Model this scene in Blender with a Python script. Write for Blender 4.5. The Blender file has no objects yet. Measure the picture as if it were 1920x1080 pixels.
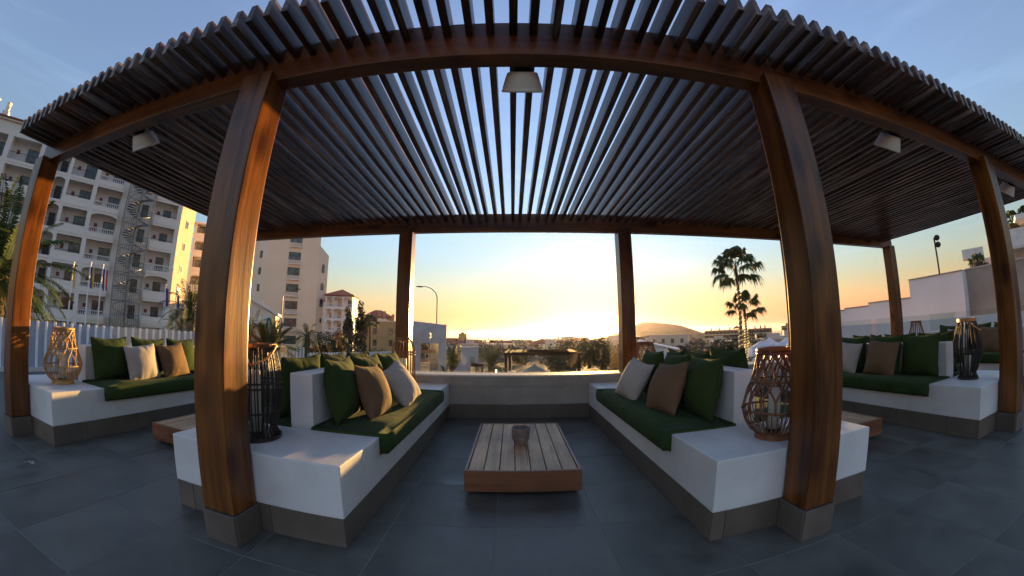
import bpy, bmesh, math, random
from mathutils import Vector, Matrix, noise
R = math.radians
PI = math.pi
random.seed(7)
SC = bpy.context.scene
COL = SC.collection

# ------------------------------------------------------------------ camera
cd = bpy.data.cameras.new('camera')
cam = bpy.data.objects.new('camera', cd); COL.objects.link(cam)
cd.type = 'PANO'
cd.sensor_fit = 'HORIZONTAL'; cd.sensor_width = 36.0; cd.sensor_height = 20.25
cd.panorama_type = 'FISHEYE_LENS_POLYNOMIAL'
cd.fisheye_fov = 3.4
cd.fisheye_polynomial_k0 = 0.0
cd.fisheye_polynomial_k1 = -0.08051036627575177
cd.fisheye_polynomial_k2 = -3.871924481026938e-05
cd.fisheye_polynomial_k3 = 4.102287138881546e-05
cd.fisheye_polynomial_k4 = -6.65222571751822e-07
cd.clip_start = 0.02; cd.clip_end = 60000
cam.matrix_world = (Matrix.Translation((-0.0651, 0.0, 1.4772)) @ Matrix.Rotation(PI/2 + 0.12995, 4, 'X')
                    @ Matrix.Rotation(-0.00225, 4, 'Z'))
SC.camera = cam

# ------------------------------------------------------------------ light
SUN_AZ, SUN_EL = 12.2, 3.1            # degrees, azimuth clockwise from +Y
w = bpy.data.worlds.new('World'); SC.world = w; w.use_nodes = True
nt = w.node_tree; nt.nodes.clear()
N = nt.nodes.new; L = nt.links.new
out = N('ShaderNodeOutputWorld'); bg = N('ShaderNodeBackground'); sky = N('ShaderNodeTexSky')
sky.sky_type = 'NISHITA'; sky.sun_disc = False
sky.sun_elevation = R(SUN_EL); sky.sun_rotation = R(SUN_AZ)
sky.altitude = 60; sky.air_density = 2.0; sky.dust_density = 0.10; sky.ozone_density = 5.2
bg.inputs['Strength'].default_value = 0.15
# thin high cloud, brightened by what the sky does behind it
tc = N('ShaderNodeTexCoord'); mp = N('ShaderNodeMapping'); mp.inputs['Scale'].default_value = (1.3, 1.0, 8.0)
nz = N('ShaderNodeTexNoise'); nz.inputs['Scale'].default_value = 2.6; nz.inputs['Detail'].default_value = 8; nz.inputs['Distortion'].default_value = 0.7
rp = N('ShaderNodeValToRGB'); rp.color_ramp.elements[0].position = 0.55; rp.color_ramp.elements[1].position = 0.78
rp.color_ramp.elements[1].color = (0.15, 0.15, 0.15, 1)
mx = N('ShaderNodeMix'); mx.data_type = 'RGBA'; mx.blend_type = 'SCREEN' if False else 'ADD'
tint = N('ShaderNodeMix'); tint.data_type = 'RGBA'; tint.blend_type = 'MULTIPLY'; tint.inputs[0].default_value = 1.0
L(tc.outputs['Generated'], mp.inputs['Vector']); L(mp.outputs['Vector'], nz.inputs['Vector']); L(nz.outputs['Fac'], rp.inputs['Fac'])
hz_ = N('ShaderNodeHueSaturation'); hz_.inputs['Saturation'].default_value = 0.78      # thin high haze: a paler sky all over
wb = N('ShaderNodeMix'); wb.data_type = 'RGBA'; wb.blend_type = 'MULTIPLY'; wb.inputs[0].default_value = 1.0; wb.inputs[7].default_value = (1.11, 1.0, 1.0, 1)
L(sky.outputs['Color'], hz_.inputs['Color']); L(hz_.outputs['Color'], wb.inputs[6])
L(wb.outputs[2], tint.inputs[6]); tint.inputs[7].default_value = (1.2, 1.0, 0.9, 1)
L(rp.outputs['Color'], mx.inputs[0]); L(wb.outputs[2], mx.inputs[6]); L(tint.outputs[2], mx.inputs[7])
L(mx.outputs[2], bg.inputs['Color']); L(bg.outputs['Background'], out.inputs['Surface'])

sl = bpy.data.lights.new('sun', 'SUN'); so = bpy.data.objects.new('sun', sl); COL.objects.link(so)
sl.energy = 2.9; sl.angle = R(0.8); sl.color = (1.0, 0.55, 0.18)
sd = Vector((math.sin(R(SUN_AZ))*math.cos(R(SUN_EL)), math.cos(R(SUN_AZ))*math.cos(R(SUN_EL)), math.sin(R(SUN_EL))))
so.rotation_euler = sd.to_track_quat('Z', 'Y').to_euler(); so.location = sd*50
VS = SC.view_settings
VS.view_transform = 'Standard'; VS.look = 'None'; VS.gamma = 1; VS.use_curve_mapping = False
VS.exposure = 2.65
SC.cycles.max_bounces = 8; SC.cycles.transparent_max_bounces = 16
SC.cycles.use_denoising = True

# ------------------------------------------------------------------ helpers
def tag(o, label=None, cat=None, group=None, kind=None):
    if label: o['label'] = label
    if cat: o['category'] = cat
    if group: o['group'] = group
    if kind: o['kind'] = kind
    return o
def empty(name, loc=(0, 0, 0), rz=0.0):
    o = bpy.data.objects.new(name, None); COL.objects.link(o)
    o.location = loc; o.rotation_euler = (0, 0, rz); o.empty_display_size = 0.2
    return o
def thing(name, label, cat, loc=(0, 0, 0), rz=0.0, group=None):
    return tag(empty(name, loc, rz), label, cat, group)
def kids(o): return [c for c in bpy.data.objects if c.parent == o]
def copy_tree(o, loc=None, rz=None, label=None, group=None):
    def rec(src, par):
        c = src.copy(); COL.objects.link(c)
        if par: c.parent = par; c.matrix_parent_inverse = src.matrix_parent_inverse.copy()
        for ch in CH.get(src.name, []): rec(ch, c)
        if CH.get(src.name): CH[c.name] = list(kids_of.pop(c.name, []))
        if par: kids_of.setdefault(par.name, []).append(c)
        return c
    kids_of = {}
    r = rec(o, None)
    if loc is not None: r.location = loc
    if rz is not None: r.rotation_euler = (0, 0, rz)
    if label: r['label'] = label
    if group: r['group'] = group
    return r
CH = {}
def link(name, me, mat, parent=None, loc=None, rot=None):
    o = bpy.data.objects.new(name, me); COL.objects.link(o)
    if mat and not me.materials: me.materials.append(mat)
    if parent is not None:
        o.parent = parent; CH.setdefault(parent.name, []).append(o)
    if loc is not None: o.location = loc
    if rot is not None: o.rotation_euler = rot
    return o

class MB:
    """collects shapes and links them as ONE mesh"""
    def __init__(s): s.bm = bmesh.new()
    def box(s, x0, x1, y0, y1, z0, z1, M=None):
        v = [s.bm.verts.new(c) for c in ((x0, y0, z0), (x1, y0, z0), (x1, y1, z0), (x0, y1, z0), (x0, y0, z1), (x1, y0, z1), (x1, y1, z1), (x0, y1, z1))]
        for f in ((3, 2, 1, 0), (4, 5, 6, 7), (0, 1, 5, 4), (1, 2, 6, 5), (2, 3, 7, 6), (3, 0, 4, 7)): s.bm.faces.new([v[i] for i in f])
        if M is not None:
            for q in v: q.co = M @ q.co
        return s
    def prism(s, pts, a, b, axis='X', M=None):
        def P(p, t):
            return {'X': (t, p[0], p[1]), 'Y': (p[0], t, p[1]), 'Z': (p[0], p[1], t)}[axis]
        A = [s.bm.verts.new(P(p, a)) for p in pts]; B = [s.bm.verts.new(P(p, b)) for p in pts]
        n = len(pts)
        fs = [s.bm.faces.new(A), s.bm.faces.new(B[::-1])]
        for i in range(n): fs.append(s.bm.faces.new((A[i], B[i], B[(i+1) % n], A[(i+1) % n])))
        if M is not None:
            for q in A+B: q.co = M @ q.co
        return s
    def tube(s, pts, r, n=6, cap=True):
        pts = [Vector(p) for p in pts]
        rs = r if isinstance(r, (list, tuple)) else [r]*len(pts)
        rings = []; ref = None
        for i, p in enumerate(pts):
            d = (pts[min(i+1, len(pts)-1)] - pts[max(i-1, 0)])
            if d.length < 1e-9: d = Vector((0, 0, 1))
            d.normalize()
            if ref is None: ref = Vector((1, 0, 0)) if abs(d.x) < 0.8 else Vector((0, 1, 0))
            u = (ref - d*ref.dot(d)); u.normalize(); ref = u; v = d.cross(u)
            rings.append([s.bm.verts.new(p + (u*math.cos(2*PI*k/n) + v*math.sin(2*PI*k/n))*rs[i]) for k in range(n)])
        for a, b in zip(rings, rings[1:]):
            for k in range(n): s.bm.faces.new((a[k], a[(k+1) % n], b[(k+1) % n], b[k]))
        if cap:
            s.bm.faces.new(rings[0][::-1]); s.bm.faces.new(rings[-1])
        return s
    def lathe(s, prof, n=24, c=(0, 0, 0), sx=1.0, sy=1.0, closed=False, M=None):
        rings = []
        for (r, z) in prof:
            rings.append([s.bm.verts.new((c[0]+math.cos(2*PI*k/n)*max(r, 1e-4)*sx, c[1]+math.sin(2*PI*k/n)*max(r, 1e-4)*sy, c[2]+z)) for k in range(n)])
        pr = list(zip(rings, rings[1:]))
        if closed: pr.append((rings[-1], rings[0]))
        for a, b in pr:
            for k in range(n): s.bm.faces.new((a[k], a[(k+1) % n], b[(k+1) % n], b[k]))
        if not closed:
            s.bm.faces.new(rings[0][::-1]); s.bm.faces.new(rings[-1])
        if M is not None:
            for rg in rings:
                for q in rg: q.co = M @ q.co
        return s
    def poly(s, pts):
        s.bm.faces.new([s.bm.verts.new(p) for p in pts]); return s
    def mesh(s, name, bevel=0.0, seg=2, smooth=False, recalc=True):
        if recalc: bmesh.ops.recalc_face_normals(s.bm, faces=s.bm.faces)
        if bevel > 0:
            es = [e for e in s.bm.edges if len(e.link_faces) == 2 and e.calc_face_angle(0) > 0.6]
            bmesh.ops.bevel(s.bm, geom=es, offset=bevel, segments=seg, profile=0.6, affect='EDGES', clamp_overlap=True)
        if smooth:
            for f in s.bm.faces: f.smooth = True
        me = bpy.data.meshes.new(name); s.bm.to_mesh(me); s.bm.free()
        return me
    def build(s, name, mat, parent=None, loc=None, rot=None, **k):
        return link(name, s.mesh(name, **k), mat, parent, loc, rot)

def fast_mesh(name, verts, faces, smooth=False):
    me = bpy.data.meshes.new(name); me.from_pydata(verts, [], faces)
    if smooth: me.polygons.foreach_set('use_smooth', [True]*len(me.polygons))
    me.update(); return me

# ------------------------------------------------------------------ materials
def mat(name, base, rough=0.6, base2=None, scale=3.0, stretch=(1, 1, 1), detail=6, contrast=(0.35, 0.65), bump=0.0, bscale=None,
        bstretch=None, metallic=0.0, spec=0.5, coat=0.0, emit=None, estr=0.0, trans=0.0, rough2=None, sheen=0.0, objvar=0.0, subs=0.0, distort=0.0, weave=0.0):
    m = bpy.data.materials.new(name); m.use_nodes = True
    t = m.node_tree; n = t.nodes; l = t.links
    b = n['Principled BSDF']
    b.inputs['Roughness'].default_value = rough; b.inputs['Metallic'].default_value = metallic
    b.inputs['Specular IOR Level'].default_value = spec; b.inputs['Coat Weight'].default_value = coat
    b.inputs['Coat Roughness'].default_value = 0.15
    b.inputs['Base Color'].default_value = (*base, 1)
    if sheen: b.inputs['Sheen Weight'].default_value = sheen; b.inputs['Sheen Roughness'].default_value = 0.4
    if trans: b.inputs['Transmission Weight'].default_value = trans
    if emit: b.inputs['Emission Color'].default_value = (*emit, 1); b.inputs['Emission Strength'].default_value = estr
    tcn = n.new('ShaderNodeTexCoord')
    col = None
    if base2 is not None:
        mpn = n.new('ShaderNodeMapping'); mpn.inputs['Scale'].default_value = stretch
        l.new(tcn.outputs['Object'], mpn.inputs['Vector'])
        if objvar:
            oi = n.new('ShaderNodeObjectInfo'); ad = n.new('ShaderNodeVectorMath'); ad.operation = 'ADD'
            mu = n.new('ShaderNodeMath'); mu.operation = 'MULTIPLY'; mu.inputs[1].default_value = 37.0
            cx = n.new('ShaderNodeCombineXYZ')
            l.new(oi.outputs['Random'], mu.inputs[0])
            for i in range(3): l.new(mu.outputs[0], cx.inputs[i])
            l.new(mpn.outputs['Vector'], ad.inputs[0]); l.new(cx.outputs[0], ad.inputs[1]); vec = ad.outputs[0]
        else: vec = mpn.outputs['Vector']
        nn = n.new('ShaderNodeTexNoise'); nn.inputs['Scale'].default_value = scale; nn.inputs['Detail'].default_value = detail
        nn.inputs['Roughness'].default_value = 0.6; nn.inputs['Distortion'].default_value = distort
        l.new(vec, nn.inputs['Vector'])
        r = n.new('ShaderNodeValToRGB'); r.color_ramp.elements[0].position = contrast[0]; r.color_ramp.elements[1].position = contrast[1]
        r.color_ramp.elements[0].color = (*base, 1); r.color_ramp.elements[1].color = (*base2, 1)
        l.new(nn.outputs['Fac'], r.inputs['Fac']); col = r.outputs['Color']
        if objvar:
            hs = n.new('ShaderNodeHueSaturation'); mr = n.new('ShaderNodeMapRange')
            mr.inputs['To Min'].default_value = 1-objvar; mr.inputs['To Max'].default_value = 1+objvar
            l.new(oi.outputs['Random'], mr.inputs['Value']); l.new(mr.outputs[0], hs.inputs['Value'])
            l.new(col, hs.inputs['Color']); col = hs.outputs['Color']
        l.new(col, b.inputs['Base Color'])
        if rough2 is not None:
            mr2 = n.new('ShaderNodeMapRange'); mr2.inputs['From Min'].default_value = 0.3; mr2.inputs['From Max'].default_value = 0.7
            mr2.inputs['To Min'].default_value = rough; mr2.inputs['To Max'].default_value = rough2
            l.new(nn.outputs['Fac'], mr2.inputs['Value']); l.new(mr2.outputs[0], b.inputs['Roughness'])
    if bump:
        mb = n.new('ShaderNodeMapping'); mb.inputs['Scale'].default_value = bstretch or stretch
        nb = n.new('ShaderNodeTexNoise'); nb.inputs['Scale'].default_value = bscale or scale*4; nb.inputs['Detail'].default_value = 5
        bn = n.new('ShaderNodeBump'); bn.inputs['Strength'].default_value = bump; bn.inputs['Distance'].default_value = 0.02
        l.new(tcn.outputs['Object'], mb.inputs['Vector']); l.new(mb.outputs[0], nb.inputs['Vector']); l.new(nb.outputs['Fac'], bn.inputs['Height'])
        last = bn
        if weave:
            wv = n.new('ShaderNodeTexVoronoi'); wv.inputs['Scale'].default_value = weave
            b2 = n.new('ShaderNodeBump'); b2.inputs['Strength'].default_value = 0.25; b2.inputs['Distance'].default_value = 0.004
            l.new(tcn.outputs['Object'], wv.inputs['Vector']); l.new(wv.outputs['Distance'], b2.inputs['Height']); l.new(bn.outputs[0], b2.inputs['Normal'])
            last = b2
        l.new(last.outputs[0], b.inputs['Normal'])
    return m

def wood(name, c1, c2, axis, rough=0.35, knots=True, objvar=0.12, coat=0.0, grain=1.0, weather=None, spec=0.5):
    """long fibre along axis (0 x, 1 y, 2 z) with soft knots"""
    m = bpy.data.materials.new(name); m.use_nodes = True
    t = m.node_tree; n = t.nodes; l = t.links; b = n['Principled BSDF']
    b.inputs['Coat Weight'].default_value = coat; b.inputs['Coat Roughness'].default_value = 0.25; b.inputs['Specular IOR Level'].default_value = spec
    tcn = n.new('ShaderNodeTexCoord'); oi = n.new('ShaderNodeObjectInfo')
    mu = n.new('ShaderNodeMath'); mu.operation = 'MULTIPLY'; mu.inputs[1].default_value = 53.0
    cx = n.new('ShaderNodeCombineXYZ'); ad = n.new('ShaderNodeVectorMath')
    l.new(oi.outputs['Random'], mu.inputs[0])
    for i in range(3): l.new(mu.outputs[0], cx.inputs[i])
    l.new(tcn.outputs['Object'], ad.inputs[0]); l.new(cx.outputs[0], ad.inputs[1])
    sc = [9.0, 9.0, 9.0]; sc[axis] = 0.55
    mp1 = n.new('ShaderNodeMapping'); mp1.inputs['Scale'].default_value = sc
    l.new(ad.outputs[0], mp1.inputs['Vector'])
    n1 = n.new('ShaderNodeTexNoise'); n1.inputs['Scale'].default_value = 0.8*grain; n1.inputs['Detail'].default_value = 9; n1.inputs['Roughness'].default_value = 0.68; n1.inputs['Distortion'].default_value = 0.5
    l.new(mp1.outputs[0], n1.inputs['Vector'])
    r1 = n.new('ShaderNodeValToRGB'); r1.color_ramp.elements[0].position = 0.36; r1.color_ramp.elements[1].position = 0.66
    r1.color_ramp.elements[0].color = (*c1, 1); r1.color_ramp.elements[1].color = (*c2, 1)
    l.new(n1.outputs['Fac'], r1.inputs['Fac']); col = r1.outputs['Color']
    if knots:
        ks = [5.0, 5.0, 5.0]; ks[axis] = 2.2
        mp2 = n.new('ShaderNodeMapping'); mp2.inputs['Scale'].default_value = ks
        l.new(ad.outputs[0], mp2.inputs['Vector'])
        vo = n.new('ShaderNodeTexVoronoi'); vo.inputs['Scale'].default_value = 0.9; vo.inputs['Randomness'].default_value = 1.0
        nn2 = n.new('ShaderNodeTexNoise'); nn2.inputs['Scale'].default_value = 6
        l.new(mp2.outputs[0], nn2.inputs['Vector'])
        mxv = n.new('ShaderNodeMix'); mxv.data_type = 'VECTOR'; mxv.inputs[0].default_value = 0.12
        l.new(mp2.outputs[0], mxv.inputs[4]); l.new(nn2.outputs['Color'], mxv.inputs[5])
        l.new(mxv.outputs[1], vo.inputs['Vector'])
        r2 = n.new('ShaderNodeValToRGB'); r2.color_ramp.elements[0].position = 0.10; r2.color_ramp.elements[1].position = 0.36
        r2.color_ramp.elements[0].color = (0.25, 0.16, 0.12, 1); r2.color_ramp.elements[1].color = (1, 1, 1, 1)
        l.new(vo.outputs['Distance'], r2.inputs['Fac'])
        mm = n.new('ShaderNodeMix'); mm.data_type = 'RGBA'; mm.blend_type = 'MULTIPLY'; mm.inputs[0].default_value = 0.95
        l.new(col, mm.inputs[6]); l.new(r2.outputs['Color'], mm.inputs[7]); col = mm.outputs[2]
    cs_ = [16.0, 16.0, 16.0]; cs_[axis] = 0.5
    mc_ = n.new('ShaderNodeMapping'); mc_.inputs['Scale'].default_value = cs_; l.new(ad.outputs[0], mc_.inputs['Vector'])
    nc_ = n.new('ShaderNodeTexNoise'); nc_.inputs['Scale'].default_value = 1.0; nc_.inputs['Detail'].default_value = 3; l.new(mc_.outputs[0], nc_.inputs['Vector'])
    rc_ = n.new('ShaderNodeValToRGB'); rc_.color_ramp.elements[0].position = 0.655; rc_.color_ramp.elements[0].color = (1, 1, 1, 1); rc_.color_ramp.elements[1].position = 0.70; rc_.color_ramp.elements[1].color = (0.25, 0.2, 0.17, 1)
    l.new(nc_.outputs['Fac'], rc_.inputs['Fac'])
    mk_ = n.new('ShaderNodeMix'); mk_.data_type = 'RGBA'; mk_.blend_type = 'MULTIPLY'; mk_.inputs[0].default_value = 0.9; l.new(col, mk_.inputs[6]); l.new(rc_.outputs['Color'], mk_.inputs[7]); col = mk_.outputs[2]
    nb_ = n.new('ShaderNodeTexNoise'); nb_.inputs['Scale'].default_value = 1.6; nb_.inputs['Detail'].default_value = 4
    l.new(ad.outputs[0], nb_.inputs['Vector'])
    rb_ = n.new('ShaderNodeMapRange'); rb_.inputs['From Min'].default_value = 0.3; rb_.inputs['From Max'].default_value = 0.7; rb_.inputs['To Min'].default_value = 0.62; rb_.inputs['To Max'].default_value = 1.15
    l.new(nb_.outputs['Fac'], rb_.inputs['Value'])
    hb_ = n.new('ShaderNodeHueSaturation'); l.new(col, hb_.inputs['Color']); l.new(rb_.outputs[0], hb_.inputs['Value']); col = hb_.outputs['Color']
    if weather:
        n3 = n.new('ShaderNodeTexNoise'); n3.inputs['Scale'].default_value = 1.1; n3.inputs['Detail'].default_value = 6; n3.inputs['Roughness'].default_value = 0.7
        l.new(mp1.outputs[0], n3.inputs['Vector'])
        r3 = n.new('ShaderNodeValToRGB'); r3.color_ramp.elements[0].position = 0.50; r3.color_ramp.elements[1].position = 0.72
        l.new(n3.outputs['Fac'], r3.inputs['Fac'])
        mw = n.new('ShaderNodeMix'); mw.data_type = 'RGBA'
        l.new(r3.outputs['Color'], mw.inputs[0]); l.new(col, mw.inputs[6]); mw.inputs[7].default_value = (*weather, 1); col = mw.outputs[2]
    hs = n.new('ShaderNodeHueSaturation'); mr = n.new('ShaderNodeMapRange')
    mr.inputs['To Min'].default_value = 1-objvar; mr.inputs['To Max'].default_value = 1+objvar
    l.new(oi.outputs['Random'], mr.inputs['Value']); l.new(mr.outputs[0], hs.inputs['Value']); l.new(col, hs.inputs['Color'])
    l.new(hs.outputs['Color'], b.inputs['Base Color'])
    mr2 = n.new('ShaderNodeMapRange'); mr2.inputs['To Min'].default_value = rough-0.08; mr2.inputs['To Max'].default_value = rough+0.15
    l.new(n1.outputs['Fac'], mr2.inputs['Value']); l.new(mr2.outputs[0], b.inputs['Roughness'])
    bn = n.new('ShaderNodeBump'); bn.inputs['Strength'].default_value = 0.25; bn.inputs['Distance'].default_value = 0.01
    l.new(n1.outputs['Fac'], bn.inputs['Height']); l.new(bn.outputs[0], b.inputs['Normal'])
    return m

M = {}
M['post'] = wood('stained_pine_upright', (0.070, 0.022, 0.006), (0.265, 0.092, 0.014), 2, 0.27, spec=0.4)
M['beam'] = wood('stained_pine_beam', (0.080, 0.024, 0.007), (0.30, 0.095, 0.020), 0, 0.30, spec=0.4)
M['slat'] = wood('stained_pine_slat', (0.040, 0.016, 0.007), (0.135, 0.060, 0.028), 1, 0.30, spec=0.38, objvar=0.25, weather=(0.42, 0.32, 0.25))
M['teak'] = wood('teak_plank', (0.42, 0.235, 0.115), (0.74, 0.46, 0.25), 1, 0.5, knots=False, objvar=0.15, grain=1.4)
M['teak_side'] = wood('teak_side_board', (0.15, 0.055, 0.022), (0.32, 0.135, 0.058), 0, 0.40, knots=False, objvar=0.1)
M['white'] = mat('white_plaster', (0.62, 0.60, 0.56), 0.40, (0.80, 0.78, 0.74), scale=1.6, contrast=(0.28, 0.62), detail=10, bump=0.10, bscale=9, rough2=0.55)
M['tile'] = mat('dark_floor_tile', (0.074, 0.070, 0.058), 0.34, (0.146, 0.136, 0.112), scale=2.3, contrast=(0.34, 0.66), bump=0.10, bscale=50, rough2=0.60, objvar=0.11, detail=10)
M['skirt'] = mat('taupe_stone_tile', (0.105, 0.083, 0.062), 0.45, (0.165, 0.132, 0.100), scale=3.0, contrast=(0.3, 0.7), bump=0.05, bscale=50, rough2=0.6, objvar=0.08)
M['grout'] = mat('tile_grout', (0.17, 0.165, 0.155), 0.9, (0.24, 0.235, 0.22), scale=8)
M['wallpaint'] = mat('terrace_wall_paint', (0.26, 0.24, 0.21), 0.7, (0.44, 0.41, 0.36), detail=10, scale=2.0, contrast=(0.3, 0.75), bump=0.15, bscale=20)
M['capstone'] = mat('pale_coping_stone', (0.55, 0.50, 0.44), 0.6, (0.72, 0.68, 0.62), scale=30, bump=0.3, bscale=60)
M['green'] = mat('bottle_green_fabric', (0.024, 0.048, 0.014), 0.95, (0.052, 0.084, 0.022), scale=2.5, contrast=(0.3, 0.7), bump=0.5, bscale=5.0, bstretch=(1, 1, 1), sheen=0.03, spec=0.15, weave=260)
M['beige'] = mat('pale_linen_fabric', (0.44, 0.385, 0.33), 0.9, (0.52, 0.46, 0.40), scale=3, bump=0.5, bscale=6, sheen=0.03, spec=0.2, weave=260)
M['brown'] = mat('tan_brown_fabric', (0.15, 0.092, 0.048), 0.9, (0.20, 0.125, 0.068), scale=3, bump=0.5, bscale=6, sheen=0.03, spec=0.2, weave=260)
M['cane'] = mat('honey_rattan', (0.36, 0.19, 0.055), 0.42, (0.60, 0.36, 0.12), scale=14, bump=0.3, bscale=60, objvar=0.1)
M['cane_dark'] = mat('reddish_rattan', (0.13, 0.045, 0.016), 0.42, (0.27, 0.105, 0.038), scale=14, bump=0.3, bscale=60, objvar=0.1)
M['black_cane'] = mat('black_rattan', (0.014, 0.011, 0.010), 0.4, (0.035, 0.024, 0.018), scale=20, bump=0.3, bscale=60)
M['copper'] = mat('copper_band', (0.13, 0.07, 0.04), 0.35, (0.26, 0.14, 0.08), scale=20, metallic=1.0)
M['wax'] = mat('candle_wax', (0.78, 0.72, 0.62), 0.5, (0.82, 0.77, 0.68), scale=6, subs=0.2)
M['pot'] = mat('weathered_terracotta_pot', (0.16, 0.12, 0.095), 0.75, (0.32, 0.26, 0.20), scale=9, contrast=(0.4, 0.7), bump=0.4, bscale=40)
M['lampshade'] = mat('white_lamp_metal', (0.74, 0.70, 0.62), 0.4, (0.78, 0.74, 0.67), scale=4)
M['iron'] = mat('dark_painted_steel', (0.02, 0.02, 0.022), 0.85, (0.035, 0.035, 0.038), scale=8, spec=0.1)
M['fence'] = mat('lit_strip_and_pole_white', (0.82, 0.80, 0.78), 0.45, (0.88, 0.87, 0.85), scale=3, objvar=0.04)  # fence: light on the strips painted as brighter white; flag poles: plain white
M['fence_shade'] = mat('blue_grey_fence_shade', (0.36, 0.38, 0.46), 0.5, (0.44, 0.46, 0.54), scale=3, objvar=0.06)  # bluish shade between the bright strips, painted into the board colour
M['cream'] = mat('cream_render', (0.82, 0.77, 0.68), 0.85, (0.88, 0.84, 0.75), scale=0.22, contrast=(0.3, 0.7), bump=0.15, bscale=4)
M['peach'] = mat('peach_render', (0.82, 0.66, 0.47), 0.85, (0.88, 0.74, 0.56), scale=0.2, contrast=(0.3, 0.7), bump=0.15, bscale=4)
M['endwall'] = mat('sand_render', (0.50, 0.38, 0.26), 0.85, (0.58, 0.45, 0.32), scale=0.2, contrast=(0.3, 0.7), bump=0.15, bscale=4)
M['ochre'] = mat('ochre_render', (0.38, 0.26, 0.11), 0.85, (0.48, 0.34, 0.16), scale=0.2, contrast=(0.3, 0.7), bump=0.15, bscale=4)
M['inner'] = mat('loggia_render', (0.74, 0.73, 0.74), 0.85, (0.82, 0.81, 0.82), scale=0.4)
M['farwhite'] = mat('far_house_render', (0.42, 0.39, 0.36), 0.85, (0.62, 0.58, 0.53), scale=0.05, objvar=0.22)
M['farbrown'] = mat('far_brown_render', (0.14, 0.085, 0.055), 0.85, (0.21, 0.13, 0.085), scale=0.2, objvar=0.15)
M['roof'] = mat('terracotta_tile_roof', (0.20, 0.065, 0.038), 0.8, (0.33, 0.12, 0.07), scale=1.2, stretch=(6, 6, 6), bump=0.4, bscale=8)
M['frame'] = mat('dark_window_frame', (0.015, 0.017, 0.02), 0.4, (0.025, 0.028, 0.032), scale=4)
M['winglass'] = mat('window_glass', (0.025, 0.035, 0.045), 0.08, (0.10, 0.12, 0.14), scale=1.1, contrast=(0.45, 0.6), spec=0.8)
M['reddoor'] = mat('red_service_box', (0.18, 0.03, 0.02), 0.5, (0.24, 0.05, 0.03), scale=2)
M['galv'] = mat('galvanised_steel', (0.16, 0.17, 0.18), 0.45, (0.26, 0.27, 0.28), scale=3, metallic=0.7)
M['concrete'] = mat('pale_fair_faced_concrete', (0.36, 0.36, 0.37), 0.8, (0.50, 0.50, 0.51), scale=0.8, contrast=(0.3, 0.7), bump=0.2, bscale=6)
M['whitewall'] = mat('white_rendered_wall', (0.66, 0.65, 0.67), 0.8, (0.76, 0.75, 0.77), scale=0.4, contrast=(0.3, 0.7), bump=0.1, bscale=5)
M['greywall'] = mat('taupe_rendered_wall', (0.24, 0.22, 0.20), 0.85, (0.32, 0.30, 0.27), scale=0.6, bump=0.3, bscale=8)
M['frond'] = mat('palm_leaf', (0.020, 0.045, 0.012), 0.6, (0.065, 0.095, 0.022), scale=1.5, contrast=(0.3, 0.7), spec=0.2)
M['leaf'] = mat('dark_shrub_leaf', (0.016, 0.030, 0.010), 0.6, (0.050, 0.065, 0.020), scale=1.3, contrast=(0.3, 0.7))
M['olive'] = mat('olive_tree_leaf', (0.035, 0.045, 0.018), 0.6, (0.090, 0.095, 0.040), scale=0.6, contrast=(0.3, 0.7))
M['cypress'] = mat('cypress_leaf', (0.010, 0.020, 0.009), 0.7, (0.026, 0.042, 0.016), scale=2.0)
M['banana'] = mat('broad_yellow_green_leaf', (0.16, 0.22, 0.02), 0.4, (0.28, 0.32, 0.04), scale=3)
M['bark'] = mat('palm_bark', (0.060, 0.042, 0.030), 0.9, (0.14, 0.10, 0.07), scale=5, stretch=(1, 1, 5), bump=0.8, bscale=12)
M['land'] = mat('dry_hillside', (0.045, 0.034, 0.018), 0.95, (0.13, 0.092, 0.052), scale=0.05, contrast=(0.35, 0.65), detail=10, bump=0.3, bscale=0.3)
M['sea'] = mat('sea_water', (0.03, 0.06, 0.08), 0.22, (0.04, 0.07, 0.09), scale=0.01, spec=0.5, bump=0.5, bscale=0.08)
M['canvas'] = mat('pale_green_canvas', (0.34, 0.38, 0.33), 0.85, (0.42, 0.46, 0.40), scale=2)
M['tent'] = mat('white_tent_canvas', (0.60, 0.62, 0.68), 0.8, (0.72, 0.74, 0.80), scale=1)
M['darkwood'] = mat('dark_pergola_timber', (0.03, 0.015, 0.010), 0.95, (0.05, 0.03, 0.02), scale=3)
M['flame'] = mat('lit_bulb', (1, 0.7, 0.35), 0.5, emit=(1.0, 0.62, 0.25), estr=2.2)
M['flagred'] = mat('red_flag_cloth', (0.45, 0.02, 0.02), 0.8)
M['flagblue'] = mat('blue_flag_cloth', (0.02, 0.04, 0.25), 0.8)
M['flagwhite'] = mat('white_flag_cloth', (0.7, 0.7, 0.7), 0.8)
M['flagyellow'] = mat('yellow_flag_cloth', (0.65, 0.45, 0.02), 0.8)
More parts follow.
